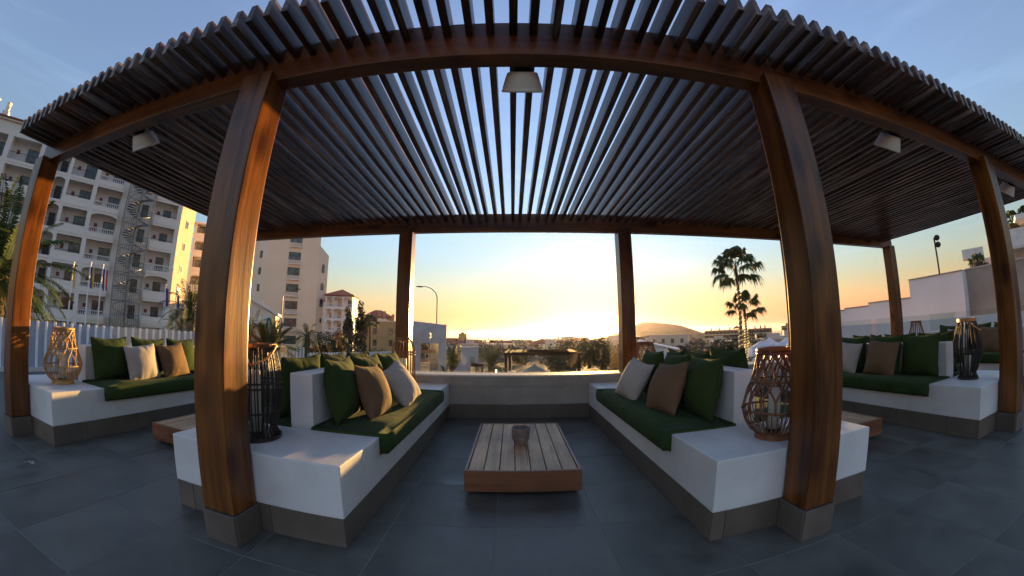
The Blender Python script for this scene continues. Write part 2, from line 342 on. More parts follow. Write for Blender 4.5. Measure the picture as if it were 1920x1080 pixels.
# clear sheet glass
g = bpy.data.materials.new('clear_glass_sheet'); g.use_nodes = True
gt = g.node_tree; gn = gt.nodes; gn.clear()
go = gn.new('ShaderNodeOutputMaterial'); gm = gn.new('ShaderNodeMixShader'); gtr = gn.new('ShaderNodeBsdfTransparent'); ggl = gn.new('ShaderNodeBsdfGlossy')
gfr = gn.new('ShaderNodeFresnel'); gfr.inputs['IOR'].default_value = 1.45
ggm = gn.new('ShaderNodeNewGeometry'); gmr = gn.new('ShaderNodeMapRange'); gmr.inputs['To Min'].default_value = 1.45; gmr.inputs['To Max'].default_value = 1/1.45
gt.links.new(ggm.outputs['Backfacing'], gmr.inputs['Value']); gt.links.new(gmr.outputs[0], gfr.inputs['IOR'])
gtr.inputs['Color'].default_value = (0.93, 0.96, 0.94, 1); ggl.inputs['Roughness'].default_value = 0.02
gt.links.new(gfr.outputs[0], gm.inputs[0]); gt.links.new(gtr.outputs[0], gm.inputs[1]); gt.links.new(ggl.outputs[0], gm.inputs[2]); gt.links.new(gm.outputs[0], go.inputs['Surface'])
M['glass'] = g

# ------------------------------------------------------------------ layout numbers of the terrace
W = 4.0
POSTX = [-5.93, -2.0, 2.0, 5.93, 9.86]
BENCHX = [-5.876, -1.946, 2.054, 5.99, 9.92]
YF, YW = 2.067, 6.12          # bench front, parapet wall face
HP, HL, HSEAT = 0.226, 0.606, 0.44
BW = 0.783
TP, TX0, TY0 = 0.785, -0.19, 0.945   # tile pitch and one joint crossing

# ------------------------------------------------------------------ terrace floor
def build_floor():
    fl = MB().box(-15.7, 14.8, -4.0, 6.5, -0.4, -0.0022).build('floor', M['grout'])
    tag(fl, kind='structure')
    me = MB().box(0.0035, TP-0.0035, 0.0035, TP-0.0035, -0.03, 0.0).mesh('floor_tile', bevel=0.001, seg=1)
    me.materials.append(M['tile'])
    cells = []
    for i in range(-20, 20):
        for j in range(-7, 8):
            x = TX0 + i*TP; y = TY0 + j*TP
            if x < -15.6 or x+TP > 14.8 or y+TP > 6.5 or y < -4.0: continue
            if any(x > b-BW-0.02 and x+TP < b+BW+0.02 and y > YF for b in BENCHX): continue
            cells.append((x, y))
    vis = lambda c: (c[1] > -0.3 - 0.0)
    cells.sort(key=lambda c: (0 if vis(c) else 1, (c[0]+TP/2)**2 + (c[1]+TP/2)**2))
    near, rest = cells[:290], cells[290:]
    for (x, y) in near:
        link('floor_tile', me, None, fl, (x, y, random.uniform(-0.0008, 0.0008)))
    if rest:
        mb = MB()
        for (x, y) in rest: mb.box(x+0.0025, x+TP-0.0025, y+0.0025, y+TP-0.0025, -0.03, 0.0)
        tag(mb.build('outer_floor_tiles', M['tile'], fl), kind='stuff')
build_floor()
def floor_marks():
    rg = random.Random(3); mb = MB()
    for k in range(9):
        x = -4.75+rg.gauss(0, 0.045); y = 1.62+rg.gauss(0, 0.02); r_ = rg.uniform(0.004, 0.012)
        mb.lathe([(r_, 0.0006), (r_*0.8, 0.0016)], n=8, c=(x, y, 0), sx=rg.uniform(1, 2.4), sy=rg.uniform(.5, 1))
    tag(mb.build('paint_splash', M['white']), 'small splash of white paint on the dark floor at left', 'stain', kind='stuff')
floor_marks()

def skirt_tiles(parent, x0, x1, y, z0, z1, face, joints, name='skirting_tile', th=0.012):
    """row of tiles; face 'front' (normal -y at y) between x0..x1, or 'left'/'right' (x=y) between x0..x1 taken along y"""
    cuts = [x0] + [j for j in joints if x0+0.06 < j < x1-0.06] + [x1]
    for a, b in zip(cuts, cuts[1:]):
        m = MB()
        if face == 'front': m.box(a+0.002, b-0.002, y, y+th, z0, z1)
        elif face == 'right': m.box(y-th, y, a+0.002, b-0.002, z0, z1)
        else: m.box(y, y+th, a+0.002, b-0.002, z0, z1)
        m.build(name, M['skirt'], parent, bevel=0.002, seg=1)
XJ = [TX0 + i*TP for i in range(-22, 20)]; YJ = [TY0 + j*TP for j in range(-8, 9)]

# ------------------------------------------------------------------ parapet wall
def build_wall():
    r = thing('parapet_wall', 'low rendered parapet wall with pale coping behind the coffee tables', 'wall', (0, YW, 0))
    x0, x1 = -13.5, 14.6
    m = MB(); m.box(x0, x1, 0.012, 0.38, 0, 0.25); m.box(x0, x1, 0.0, 0.38, 0.25, 0.575); m.box(x0, x1, -0.018, 0.38, 0.575, 0.735)
    m.build('wall_body', M['wallpaint'], r)
    MB().box(x0, x1, -0.03, 0.40, 0.735, 0.765).build('coping', M['capstone'], r, bevel=0.004, seg=1)
    # skirting only where the bays are open
    edges = [x0] + sum([[b-BW, b+BW] for b in BENCHX], []) + [x1]
    for a, b in zip(edges[::2], edges[1::2]): skirt_tiles(r, a, b, 0.0, 0.004, 0.245, 'front', XJ)
build_wall()

# ------------------------------------------------------------------ glass balustrade
def build_glass():
    r = thing('glass_balustrade', 'frameless clear glass balustrade standing behind the parapet wall', 'balustrade', (0, 6.62, 0))
    x = -13.3
    while x < 14.4:
        x2 = min(x+1.95, 14.5)
        MB().box(x, x2-0.02, -0.008, 0.008, 0.55, 1.50).build('pane', M['glass'], r)
        x = x2
    MB().box(-13.4, 14.6, -0.03, 0.03, 0.45, 0.60).build('base_channel', M['galv'], r)
build_glass()

# ------------------------------------------------------------------ pergola
def build_pergola():
    r = thing('pergola', 'long stained timber pergola with slatted roof over the seating terrace', 'pergola', (0, 0, 0))
    # posts
    for i, x in enumerate(POSTX):
        s = 0.28
        p = MB().box(-s/2, s/2, 0, 0.244, 0.229, 3.37).build('post', M['post'], r, (x, 1.808, 0), bevel=0.010)
        b = MB().box(-s/2, s/2, 0, 0.27, 0.0, 0.216).build('post_base', M['grout'], r, (x, 1.80, 0))
        skirt_tiles(b, -s/2-0.004, s/2+0.004, -0.008, 0.002, 0.226, 'front', [])
        skirt_tiles(b, 0.008, 0.265, s/2+0.010, 0.002, 0.226, 'right', [])
        skirt_tiles(b, 0.008, 0.265, -s/2-0.010, 0.002, 0.226, 'left', [])
        s = 0.25
        MB().box(-s/2, s/2, 0, 0.25, 0.05, 3.37).build('post', M['post'], r, (x, 6.06, 0), bevel=0.010)
    # beams, jointed over the posts
    xs = [-6.02] + POSTX[1:-1] + [9.98]
    for y in (1.88, 6.13):
        for a, b in zip(xs, xs[1:]):
            MB().box(-(b-a)/2+0.002, (b-a)/2-0.002, 0, 0.138, 0, 0.325).build('beam', M['beam'], r, ((a+b)/2, y, 3.32), bevel=0.008)
    # slats lie notched over both beams
    me = []
    for k in range(4):
        bm = MB().box(-0.0275-0.0010*k, 0.0275, 1.42, 6.42, -0.17, 0.0)
        mm = bm.mesh('slat', bevel=0.004, seg=1); mm.materials.append(M['slat']); me.append(mm)
    n = 104
    for i in range(n):
        x = -5.80 + i*(9.77+5.80)/(n-1)
        link('slat', me[i % 4], None, r, (x+random.uniform(-0.005, 0.005), random.uniform(-0.008, 0.006), 3.68+random.uniform(-0.004, 0.003)), (0, random.uniform(-0.012, 0.012), random.uniform(-0.0014, 0.0014)))
    return r
build_pergola()

# ------------------------------------------------------------------ pergola lamps
def build_lamps():
    def one(x, label):
        r = thing('wall_lamp', label, 'lamp', (x, 2.022, 3.30), 0, 'downlights fixed under the front beam of the pergola')
        m = MB()
        prof = [(0.085, 0.075), (0.110, 0.070), (0.122, 0.04), (0.146, -0.040), (0.148, -0.058), (0.156, -0.062), (0.150, -0.078), (0.142, -0.078), (0.135, -0.05), (0.10, 0.05)]
        T = Matrix.Translation((0, 0.135, 0.0)) @ Matrix.Rotation(R(40), 4, 'X')
        m.lathe(prof, n=28, M=T)
        m.build('lamp_shade', M['lampshade'], r, smooth=True)
        MB().lathe([(0.10, 0.0), (0.10, 0.012)], n=20, M=T @ Matrix.Translation((0, 0, -0.05))).build('diffuser', M['wax'], r)
        MB().box(-0.06, 0.06, 0.0, 0.07, 0.03, 0.12).build('bracket', M['iron'], r, bevel=0.004)
        return r
    one(0.015, 'white conical lamp under the front beam above the central coffee table')
    one(-3.84, 'white conical lamp under the beam in the left bay of the pergola')
    one(3.90, 'white conical lamp under the beam between the two right-hand front posts')
    one(7.66, 'white conical lamp under the beam beyond the rightmost front post')
build_lamps()

# ------------------------------------------------------------------ benches
def build_bench(x, label):
    r = thing('masonry_bench', label, 'bench', (x, 0, 0), 0, 'double sided white masonry benches')
    prof = [(YF, HP), (YF, HL), (2.80, HL), (2.80, HSEAT), (5.24, HSEAT), (5.24, HL), (YW+0.01, HL), (YW+0.01, HP)]
    MB().prism(prof, -BW, BW).build('bench_body', M['white'], r, bevel=0.010, seg=2)
    MB().box(-0.12, 0.12, 2.86, 5.24, HSEAT-0.01, 1.088).build('backrest_wall', M['white'], r, bevel=0.010, seg=2)
    b = MB().box(-BW+0.014, BW-0.014, YF+0.014, YW, 0.0, HP+0.002).build('base_core', M['grout'], r)
    skirt_tiles(b, -BW+0.002, BW-0.002, YF+0.002, 0.003, HP-0.001, 'front', [j-x for j in XJ])
    skirt_tiles(b, YF+0.014, YW, BW-0.002, 0.003, HP-0.001, 'right', YJ)
    skirt_tiles(b, YF+0.014, YW, -BW+0.002, 0.003, HP-0.001, 'left', YJ)
    return r
BL = ['white masonry bench at the far left whose end stands by the sunlit left post',
      'white masonry bench just left of the central coffee table',
      'white masonry bench just right of the central coffee table',
      'white masonry bench by the rightmost front post with the dark lantern on its end',
      'white masonry bench farthest right, half hidden behind the rightmost front post']
for x, l in zip(BENCHX, BL): build_bench(x, l)

def seat_cushion_mesh():
    """long seat pad with a soft edge, a piped seam and slight sag"""
    L_, Wd, T = 2.42, 0.70, 0.205
    nx, ny, nz = 10, 34, 5
    bm = bmesh.new()
    bmesh.ops.create_cube(bm, size=1.0)
    bmesh.ops.subdivide_edges(bm, edges=bm.edges, cuts=11, use_grid_fill=True)
    for v in bm.verts:
        x, y, z = v.co.x*2, v.co.y*2, v.co.z*2
        # rounded box
        fx = math.copysign(1-(1-abs(x))**1.0, x); fy = y
        e = max(abs(x), 0); 
        rx = 1-0.10*max(0, abs(z)-0.4)**2*(abs(x) > 0.8)
        px, py, pz = fx*Wd/2, fy*L_/2, z*T/2
        edge = max(0.0, 1-(Wd/2-abs(px))/0.07); edgey = max(0.0, 1-(L_/2-abs(py))/0.07)
        d = min(1.0, math.hypot(edge, edgey))
        if abs(z) > 0.99: pz = math.copysign(T/2-0.05*(1-math.sqrt(max(0, 1-d*d))), z)
        side = (1-(abs(z))**2)*0.022
        if abs(x) > 0.99: px += math.copysign(side, x)
        if abs(y) > 0.99: py += math.copysign(side, y)
        n1 = noise.noise(Vector((px*2.2, py*1.4, 3.1)))*0.012 + noise.noise(Vector((px*7, py*3.2, 8.0)))*0.004
        wr = abs(noise.noise(Vector((px*2.0, py*9.0, 5.0))))
        if z > 0.5: pz += n1 - wr*0.007
        v.co = (px, py, pz)
    for f in bm.faces: f.smooth = True
    me = bpy.data.meshes.new('seat_cushion'); bm.to_mesh(me); bm.free(); me.materials.append(M['green'])
    return me
SCM = seat_cushion_mesh()
def pillow_mesh(w, h, t, seed, material):
    n = 26; verts = []; faces = []
    idx = {}
    def prof(u, v):
        a = max(0.0, 1-abs(u)**2.2); b = max(0.0, 1-abs(v)**2.2)
        return (a*b)**0.50
    for side in (1, -1):
        for i in range(n+1):
            for j in range(n+1):
                u = -1+2*i/n; v = -1+2*j/n
                edge = i in (0, n) or j in (0, n)
                if edge and side == -1: idx[(side, i, j)] = idx[(1, i, j)]; continue
                # outline: sides curve in, corners stay as ears
                pu = u*(1-0.060*(1-v*v)) ; pv = v*(1-0.060*(1-u*u))
                x = pu*w/2; z = pv*h/2
                y = side*t/2*prof(u, v)
                p = Vector((x*3.0, z*3.0, seed*7.7+side))
                y += side*noise.noise(p)*0.022*prof(u, v)
                # creases that run in from the seam
                cr = abs(noise.noise(Vector((x*11, z*3.0, seed+side*4.0))))*max(0, abs(v)-0.35)*0.040
                cr += abs(noise.noise(Vector((x*3.0, z*11, seed+side*9.0))))*max(0, abs(u)-0.45)*0.030
                if not edge: y -= side*min(cr, abs(y)*0.7)
                else:
                    z += noise.noise(Vector((x*6, z*6, seed)))*0.010; x += noise.noise(Vector((z*6, x*6, seed+3)))*0.010
                z -= 0.015*(1-u*u)*(v > 0.3)*(v-0.3)*1.2
                idx[(side, i, j)] = len(verts); verts.append((x, y, z))
    for side in (1, -1):
        for i in range(n):
            for j in range(n):
                q = [idx[(side, i, j)], idx[(side, i+1, j)], idx[(side, i+1, j+1)], idx[(side, i, j+1)]]
                if side == 1: q.reverse()
                faces.append(q)
    me = fast_mesh('pillow', verts, faces, True); me.materials.append(material)
    seam = []
    ring = [(i, 0) for i in range(n)] + [(n, j) for j in range(n)] + [(n-i, n) for i in range(n)] + [(0, n-j) for j in range(n)]
    return me, [verts[idx[(1, i, j)]] for i, j in ring]
def seam_mesh(ring, material):
    mb = MB(); mb.tube(ring+[ring[0]], 0.0045, n=5, cap=False)
    me = mb.mesh('piping', smooth=True); me.materials.append(material); return me
PIL = {}
for key, w_, h_, t_, mm in (('green', 0.63, 0.60, 0.28, M['green']), ('beige', 0.56, 0.54, 0.26, M['beige']), ('brown', 0.57, 0.56, 0.26, M['brown'])):
    PIL[key] = []
    for s in range(4 if key == 'green' else 3):
        me, ring = pillow_mesh(w_, h_, t_, s+1.3, mm)
        PIL[key].append((me, seam_mesh(ring, mm), h_))
CNT = [0]
def pillow(kind, x, y, z, face, lean, yaw, roll, label):
    """face +1: front looks +x, -1: looks -x; lean back in degrees, yaw about z, roll in its own plane"""
    CNT[0] += 1
    me, sm, h_ = PIL[kind][CNT[0] % len(PIL[kind])]
    names = {'green': 'green_pillow', 'beige': 'beige_pillow', 'brown': 'brown_pillow'}
    o = link(names[kind], me, None)
    # local: width x, thickness y, height z ; front normal -y
    rot = Matrix.Rotation(R(90*face + yaw), 4, 'Z') @ Matrix.Rotation(R(-lean), 4, 'X') @ Matrix.Rotation(R(roll), 4, 'Y')
    hh = h_/2*(abs(math.cos(R(roll))) + abs(math.sin(R(roll))))*0.96
    o.matrix_world = Matrix.Translation((x, y, z + hh*math.cos(R(lean)) + 0.02)) @ rot
    tag(o, label, 'cushion', kind + ' scatter cushions on the benches')
    s = link('piping', sm, None, o)
    return o
def seat(x, side, label):
    o = link('seat_cushion', SCM, None, None, (x + side*(0.12+0.375), 4.02, HSEAT+0.105), (0, 0, 0 if side > 0 else PI))
    tag(o, label, 'seat cushion', 'green seat pads on the benches')
ST = HSEAT + 0.195
where = ['far left bench', 'bench left of the central table', 'bench right of the central table', 'bench by the rightmost post', 'farthest right bench']
for i, x in enumerate(BENCHX):
    for side in (1, -1):
        if i == 0 and side == -1: continue
        if i == 4 and side == 1: continue
        sn = 'right' if side > 0 else 'left'
        seat(x, side, 'long green seat pad, %s side of the %s' % (sn, where[i]))
        rng = random.Random(i*10+side)
        ys = [3.22, 3.88, 4.58]; up = 0.0
        if i == 2 and side == 1: ys = [3.50, 4.16, 4.76]; up = 0.06
        nm = ['front', 'middle', 'rear']
        for k, yy in enumerate(ys):
            pillow('green', x + side*0.255, yy + rng.uniform(-.03, .03), ST-0.015+(up if k == 0 else 0), side, rng.uniform(8, 12), rng.uniform(-4, 4) + (2*side if k == 0 else 0), rng.uniform(-2, 2),
                   '%s large green cushion on the %s side of the %s' % (nm[k], sn, where[i]))
SP = [  # scatter cushions seen in front of the green ones
    ('brown', -1.946+0.48, 3.46, 1, 20, 0, 4, 'tan brown cushion leaning on green ones on the bench left of the central table'),
    ('beige', -1.946+0.56, 4.12, 1, 34, -10, -14, 'pale beige cushion leaning on green ones on the bench left of the central table'),
    ('brown', 2.054-0.50, 3.54, -1, 22, 6, -6, 'tan brown cushion leaning on green ones on the bench right of the central table'),
    ('beige', 2.054-0.56, 4.42, -1, 28, 12, 8, 'pale beige cushion leaning on green ones on the bench right of the central table'),
    ('beige', -5.876+0.46, 3.62, 1, 16, 0, -4, 'pale beige cushion on the far left bench behind the honey lantern'),
    ('brown', -5.876+0.47, 4.22, 1, 20, 5, -5, 'tan brown cushion on the far left bench beside the beige one'),
    ('brown', 5.99-0.46, 3.80, -1, 18, 4, 5, 'tan brown cushion on the bench by the rightmost post'),
    ('beige', 5.99-0.46, 4.52, -1, 18, 0, 6, 'pale beige cushion on the bench by the rightmost post'),
    ('beige', 9.92-0.46, 4.30, -1, 16, 0, 2, 'pale beige cushion on the farthest right bench behind the dark lantern'),
    ('brown', 9.92-0.46, 3.50, -1, 16, 0, 2, 'grey brown cushion on the farthest right bench'),
]
for k, x, y, f, lean, yaw, roll, lab in SP: pillow(k, x, y, ST-0.045, f, lean, yaw, roll, lab)

# ------------------------------------------------------------------ coffee tables
def build_table(x, label):
    r = thing('coffee_table', label, 'table', (x, 3.066, 0), 0, 'low slatted teak coffee tables')
    w2, ln, zt, zb = 0.525, 1.74, 0.250, 0.045
    th = 0.028
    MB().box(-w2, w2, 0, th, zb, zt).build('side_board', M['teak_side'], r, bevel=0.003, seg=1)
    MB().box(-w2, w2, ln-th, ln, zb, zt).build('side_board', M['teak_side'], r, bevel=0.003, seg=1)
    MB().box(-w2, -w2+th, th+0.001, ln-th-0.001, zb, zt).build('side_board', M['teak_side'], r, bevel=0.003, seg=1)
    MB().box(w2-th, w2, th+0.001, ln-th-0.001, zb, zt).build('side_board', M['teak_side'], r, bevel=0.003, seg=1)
    n = 7; g_ = 0.008; pw = (2*(w2-th)-g_*(n+1))/n
    for k in range(n):
        a = -w2+th+g_+k*(pw+g_)
        MB().box(a, a+pw, th+0.004, ln-th-0.004, zt-0.026, zt-0.002+random.uniform(-.001, .001)).build('plank', M['teak'], r, bevel=0.003, seg=1)
    MB().box(-w2+0.1, w2-0.1, 0.1, ln-0.1, 0.0, zb+0.1).build('plinth', M['iron'], r)
build_table(0.03, 'low teak coffee table in the middle bay holding the small pot')
build_table(-3.90, 'low teak coffee table half hidden behind the left front post')
build_table(3.99, 'low teak coffee table half hidden behind the right front post')
build_table(7.93, 'low teak coffee table in the farthest right bay')
def build_pot():
    r = MB().lathe([(0.045, 0.0), (0.062, 0.003), (0.066, 0.02), (0.088, 0.055), (0.098, 0.075), (0.100, 0.19), (0.096, 0.197), (0.088, 0.197), (0.084, 0.185), (0.080, 0.075), (0.02, 0.045)], n=40)
    o = r.build('small_pot', M['pot'], None, (0.026, 3.87, 0.249), smooth=True)
    tag(o, 'small round weathered clay pot on the central coffee table', 'pot')
build_pot()

# ------------------------------------------------------------------ rattan lanterns
def prof_r(prof, z):
    for (r0, z0), (r1, z1) in zip(prof, prof[1:]):
        if z0 <= z <= z1:
            t = (z-z0)/(z1-z0+1e-9); t = t*t*(3-2*t)*0.35+t*0.65
            return r0+(r1-r0)*t
    return prof[-1][0]
def candle(r, z0, h, rad):
    b = MB().lathe([(rad*1.35, z0), (rad*1.35, z0+0.012), (rad*1.1, z0+0.016)], n=20).build('candle_dish', M['iron'], r)
    c = MB().lathe([(rad, z0+0.016), (rad, z0+h), (rad*0.9, z0+h+0.006), (rad*0.3, z0+h-0.004)], n=20).build('candle', M['wax'], r, smooth=True)
    MB().tube([(0, 0, z0+h-0.01), (0.002, 0, z0+h+0.025)], 0.003, 5).build('wick', M['iron'], c)
def glass_cyl(r, rad, z0, z1):
    m = bmesh.new(); n = 24; a = []; b = []
    for k in range(n):
        c, s = math.cos(2*PI*k/n)*rad, math.sin(2*PI*k/n)*rad
        a.append(m.verts.new((c, s, z0))); b.append(m.verts.new((c, s, z1)))
    for k in range(n): m.faces.new((a[k], a[(k+1) % n], b[(k+1) % n], b[k])).smooth = True
    me = bpy.data.meshes.new('glass_cylinder'); m.to_mesh(me); m.free()
    link('glass_cylinder', me, M['glass'], r)
def ring(mb, rad, z, th, n=40):
    mb.tube([(math.cos(2*PI*k/n)*rad, math.sin(2*PI*k/n)*rad, z) for k in range(n+1)], th, 6, cap=False)
def pear_lantern(x, y, label, m, rz=0.0):
    """pear shaped cage: lattice above, plain canes below, three hoops, loop handle"""
    r = thing('rattan_lantern', label, 'lantern', (x, y, HL), rz, 'lanterns standing on the bench ends')
    prof = [(0.135, 0.03), (0.215, 0.10), (0.250, 0.19), (0.255, 0.26), (0.225, 0.36), (0.185, 0.46), (0.150, 0.58), (0.132, 0.685)]
    def P(a, z, off=0.0): q = prof_r(prof, z)+off; return (math.cos(a)*q, math.sin(a)*q, z)
    mb = MB(); mb.lathe([(0.145, 0.0), (0.150, 0.004), (0.150, 0.048), (0.142, 0.052), (0.02, 0.052)], n=32); mb.build('base_ring', M[m], r)
    low = MB(); nb = 44
    for k in range(nb):
        a = 2*PI*k/nb+random.uniform(-.03, .03)
        low.tube([P(a+0.05*math.sin(z*9), z) for z in (0.045, 0.08, 0.12, 0.16, 0.20, 0.24)], 0.0052, 5)
    tag(low.build('lower_canes', M[m], r), kind='stuff')
    nu = 14
    for k in range(nu):
        a = 2*PI*k/nu; up = MB()
        for sg in (-1, 1):
            pts = []
            for i in range(11):
                z = 0.22+(0.675-0.22)*i/10
                tw = sg*(2*PI/nu)*(0.5*(1-math.cos(2*PI*min(1, max(0, (z-0.30)/0.38)))))*0.95
                pts.append(P(a+tw, z, 0.003*sg))
            up.tube(pts, 0.0088, 6)
        up.build('cane', M[m], r, smooth=True)
    for z, th in ((0.235, 0.009), (0.455, 0.008), (0.665, 0.010), (0.69, 0.012)):
        hb = MB(); ring(hb, prof_r(prof, z)+0.006, z, th); hb.build('hoop', M[m], r, smooth=True)
    MB().lathe([(0.10, 0.69), (0.148, 0.688), (0.150, 0.705), (0.138, 0.712), (0.10, 0.71)], n=32, closed=True).build('top_rim', M[m], r)
    hd = MB(); a0 = -PI/2 - rz + math.atan2(-x, y)*0 + 0.5
    hd.tube([P(a0+(t-PI/2)*0.95, 0.69-0.19*math.sin(t), 0.016) for t in [PI*i/16 for i in range(17)]], 0.009, 6); hd.build('loop_handle', M[m], r, smooth=True)
    candle(r, 0.055, 0.33, 0.048); glass_cyl(r, 0.095, 0.055, 0.50)
    return r
def bar_lantern(x, y, label, m, prof, nb, rings, cap, th=0.0065, pairs=1, rz=0.0, band=None, candle_h=0.3, handle=True):
    r = thing('rattan_lantern', label, 'lantern', (x, y, HL), rz, 'lanterns standing on the bench ends')
    z0, z1 = prof[0][1], prof[-1][1]
    def P(a, z): q = prof_r(prof, z); return (math.cos(a)*q, math.sin(a)*q, z)
    MB().lathe([(prof[0][0]*0.5, 0.0), (prof[0][0]+0.012, 0.003), (prof[0][0]+0.014, 0.03), (prof[0][0]*0.8, 0.034)], n=32).build('base_ring', M[m], r)
    for k in range(nb):
        a = 2*PI*k/nb; b = MB()
        for q in range(pairs):
            aa = a+q*0.07+random.uniform(-.035, .035)
            sk = random.uniform(-.10, .10); b.tube([P(aa+sk*(i/12-0.5), z0+(z1-z0)*i/12) for i in range(13)], th*random.uniform(.85, 1.15), 5)
        b.build('bar', M[m], r, smooth=True)
    for z in rings:
        hb = MB(); ring(hb, prof_r(prof, z)-0.004, z, 0.008); hb.build('hoop', M[m], r, smooth=True)
    tr = prof[-1][0]
    MB().lathe([(tr-0.015, z1-0.012), (tr+0.012, z1-0.012), (tr+0.012, z1+cap), (tr-0.015, z1+cap)], n=32, closed=True).build('top_band', M[band or m], r)
    if handle:
        hd = MB(); a0 = -PI/2 - rz + 0.35
        hd.tube([(math.cos(a0+(t-PI/2)*0.95)*(prof_r(prof, min(z1, z1+0.01-0.15*math.sin(t)))+0.02), math.sin(a0+(t-PI/2)*0.95)*(prof_r(prof, min(z1, z1+0.01-0.15*math.sin(t)))+0.02), z1+0.01-0.15*math.sin(t)) for t in [PI*i/14 for i in range(15)]], 0.009, 6)
        hd.build('loop_handle', M[band and 'cane' or m], r, smooth=True)
    candle(r, 0.03, candle_h, 0.05); glass_cyl(r, 0.085, 0.035, min(0.58, candle_h+0.14))
    return r
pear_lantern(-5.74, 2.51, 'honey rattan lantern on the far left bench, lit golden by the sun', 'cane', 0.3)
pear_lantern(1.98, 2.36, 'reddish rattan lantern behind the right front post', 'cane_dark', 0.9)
bar_lantern(-2.10, 2.41, 'tall black cane lantern with copper rim beside the left front post', 'black_cane',
            [(0.195, 0.02), (0.165, 0.09), (0.205, 0.20), (0.222, 0.40), (0.205, 0.58), (0.165, 0.735)], 30, (0.22, 0.41, 0.45), 0.016, 0.0058, 2, 0.2, 'copper', 0.5, handle=True)
bar_lantern(5.86, 2.52, 'dark slender lantern with honey loop handle beside the rightmost front post', 'black_cane',
            [(0.135, 0.02), (0.10, 0.06), (0.14, 0.16), (0.200, 0.36), (0.195, 0.48), (0.165, 0.62), (0.125, 0.76)], 17, (0.38,), 0.03, 0.0062, 3, 0.1, 'cane', 0.27)
bar_lantern(-1.84, 5.66, 'domed copper-brown wire lantern at the rear end of the bench left of the table', 'cane_dark',
            [(0.185, 0.02), (0.19, 0.10), (0.19, 0.60), (0.165, 0.70), (0.10, 0.775)], 20, (0.10, 0.52, 0.56), 0.025, 0.0058, 1, 0.0, None, 0.42, handle=False)
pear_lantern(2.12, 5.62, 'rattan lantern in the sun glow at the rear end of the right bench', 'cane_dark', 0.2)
bar_lantern(9.90, 5.62, 'brown rattan lantern at the rear end of the farthest right bench', 'cane_dark',
            [(0.15, 0.02), (0.20, 0.12), (0.225, 0.25), (0.20, 0.45), (0.15, 0.62), (0.125, 0.74)], 20, (0.25,), 0.03, 0.0075, 2, 0.0, None, 0.35, handle=False)

# ------------------------------------------------------------------ land, sea
def az_xy(az, d): return (math.sin(R(az))*d, math.cos(R(az))*d)
def land_h(x, y):
    d = math.hypot(x, y); az = math.degrees(math.atan2(x, y))
    base = -3.2 - 0.0*d
    if y > 30 or d > 60: base = -3.2 - 0.030*max(0, d-45) - (0.016*max(0, d-420) if abs(az+6) < 14 else 0)
    base = max(base, -46)
    # hill to the right of the sun
    prof = [(8, -0.060), (11, -0.036), (13, -0.020), (15, -0.010), (17, 0.000), (19, 0.013), (20, 0.021), (21, 0.026), (23.4, 0.024), (26.6, 0.017), (28.4, 0.004), (30.2, -0.008), (33, -0.02), (38, -0.02), (46, -0.03)]
    if 8 < az < 46 and d > 380:
        for (a0, t0), (a1, t1) in zip(prof, prof[1:]):
            if a0 <= az <= a1:
                t = t0+(t1-t0)*(az-a0)/(a1-a0); break
        k = min(1, max(0, (d-380)/420)); k = k*k*(3-2*k)
        fall = min(1, max(0, (1500-d)/500))
        top = t*800+1.5
        base = base*(1-k*fall) + top*k*fall
    elif (az >= 46 or az < -26) and d > 120:
        base = max(base, -8 - 0.004*d)
    return base + noise.noise(Vector((x*0.01, y*0.01, 2.0)))*min(3.0, d*0.008)
def build_land():
    rs = [0, 9, 16, 25, 38, 55, 80, 110, 150, 200, 270, 340, 400, 460, 520, 580, 640, 700, 750, 800, 850, 950, 1100, 1300, 1500, 1800]
    na = 240; verts = [(0, 0, -3.3)]; faces = []
    for r_ in rs[1:]:
        for k in range(na):
            a = 360*k/na-180; x, y = az_xy(a, r_); verts.append((x, y, land_h(x, y)))
    for k in range(na): faces.append((0, 1+(k+1) % na, 1+k))
    for i in range(len(rs)-2):
        for k in range(na):
            a = 1+i*na+k; b = 1+i*na+(k+1) % na; faces.append((a, b, b+na, a+na))
    me = fast_mesh('ground', verts, faces, True)
    o = link('ground', me, M['land']); tag(o, kind='structure')
    for p in me.polygons:
        pass
    n = 160; D = 11000.0
    verts = [(0, 0, -47.0)]; faces = []
    rr = [1200, 3000, 6000, D]
    for r_ in rr:
        for k in range(n):
            x, y = az_xy(360*k/n, r_); verts.append((x, y, -47 - (r_/D)**2*50))
    for k in range(n): faces.append((0, 1+(k+1) % n, 1+k))
    for i in range(len(rr)-1):
        for k in range(n):
            a = 1+i*n+k; b = 1+i*n+(k+1) % n; faces.append((a, b, b+n, a+n))
    s = link('sea', fast_mesh('sea', verts, faces, True), M['sea']); tag(s, kind='structure')
build_land()
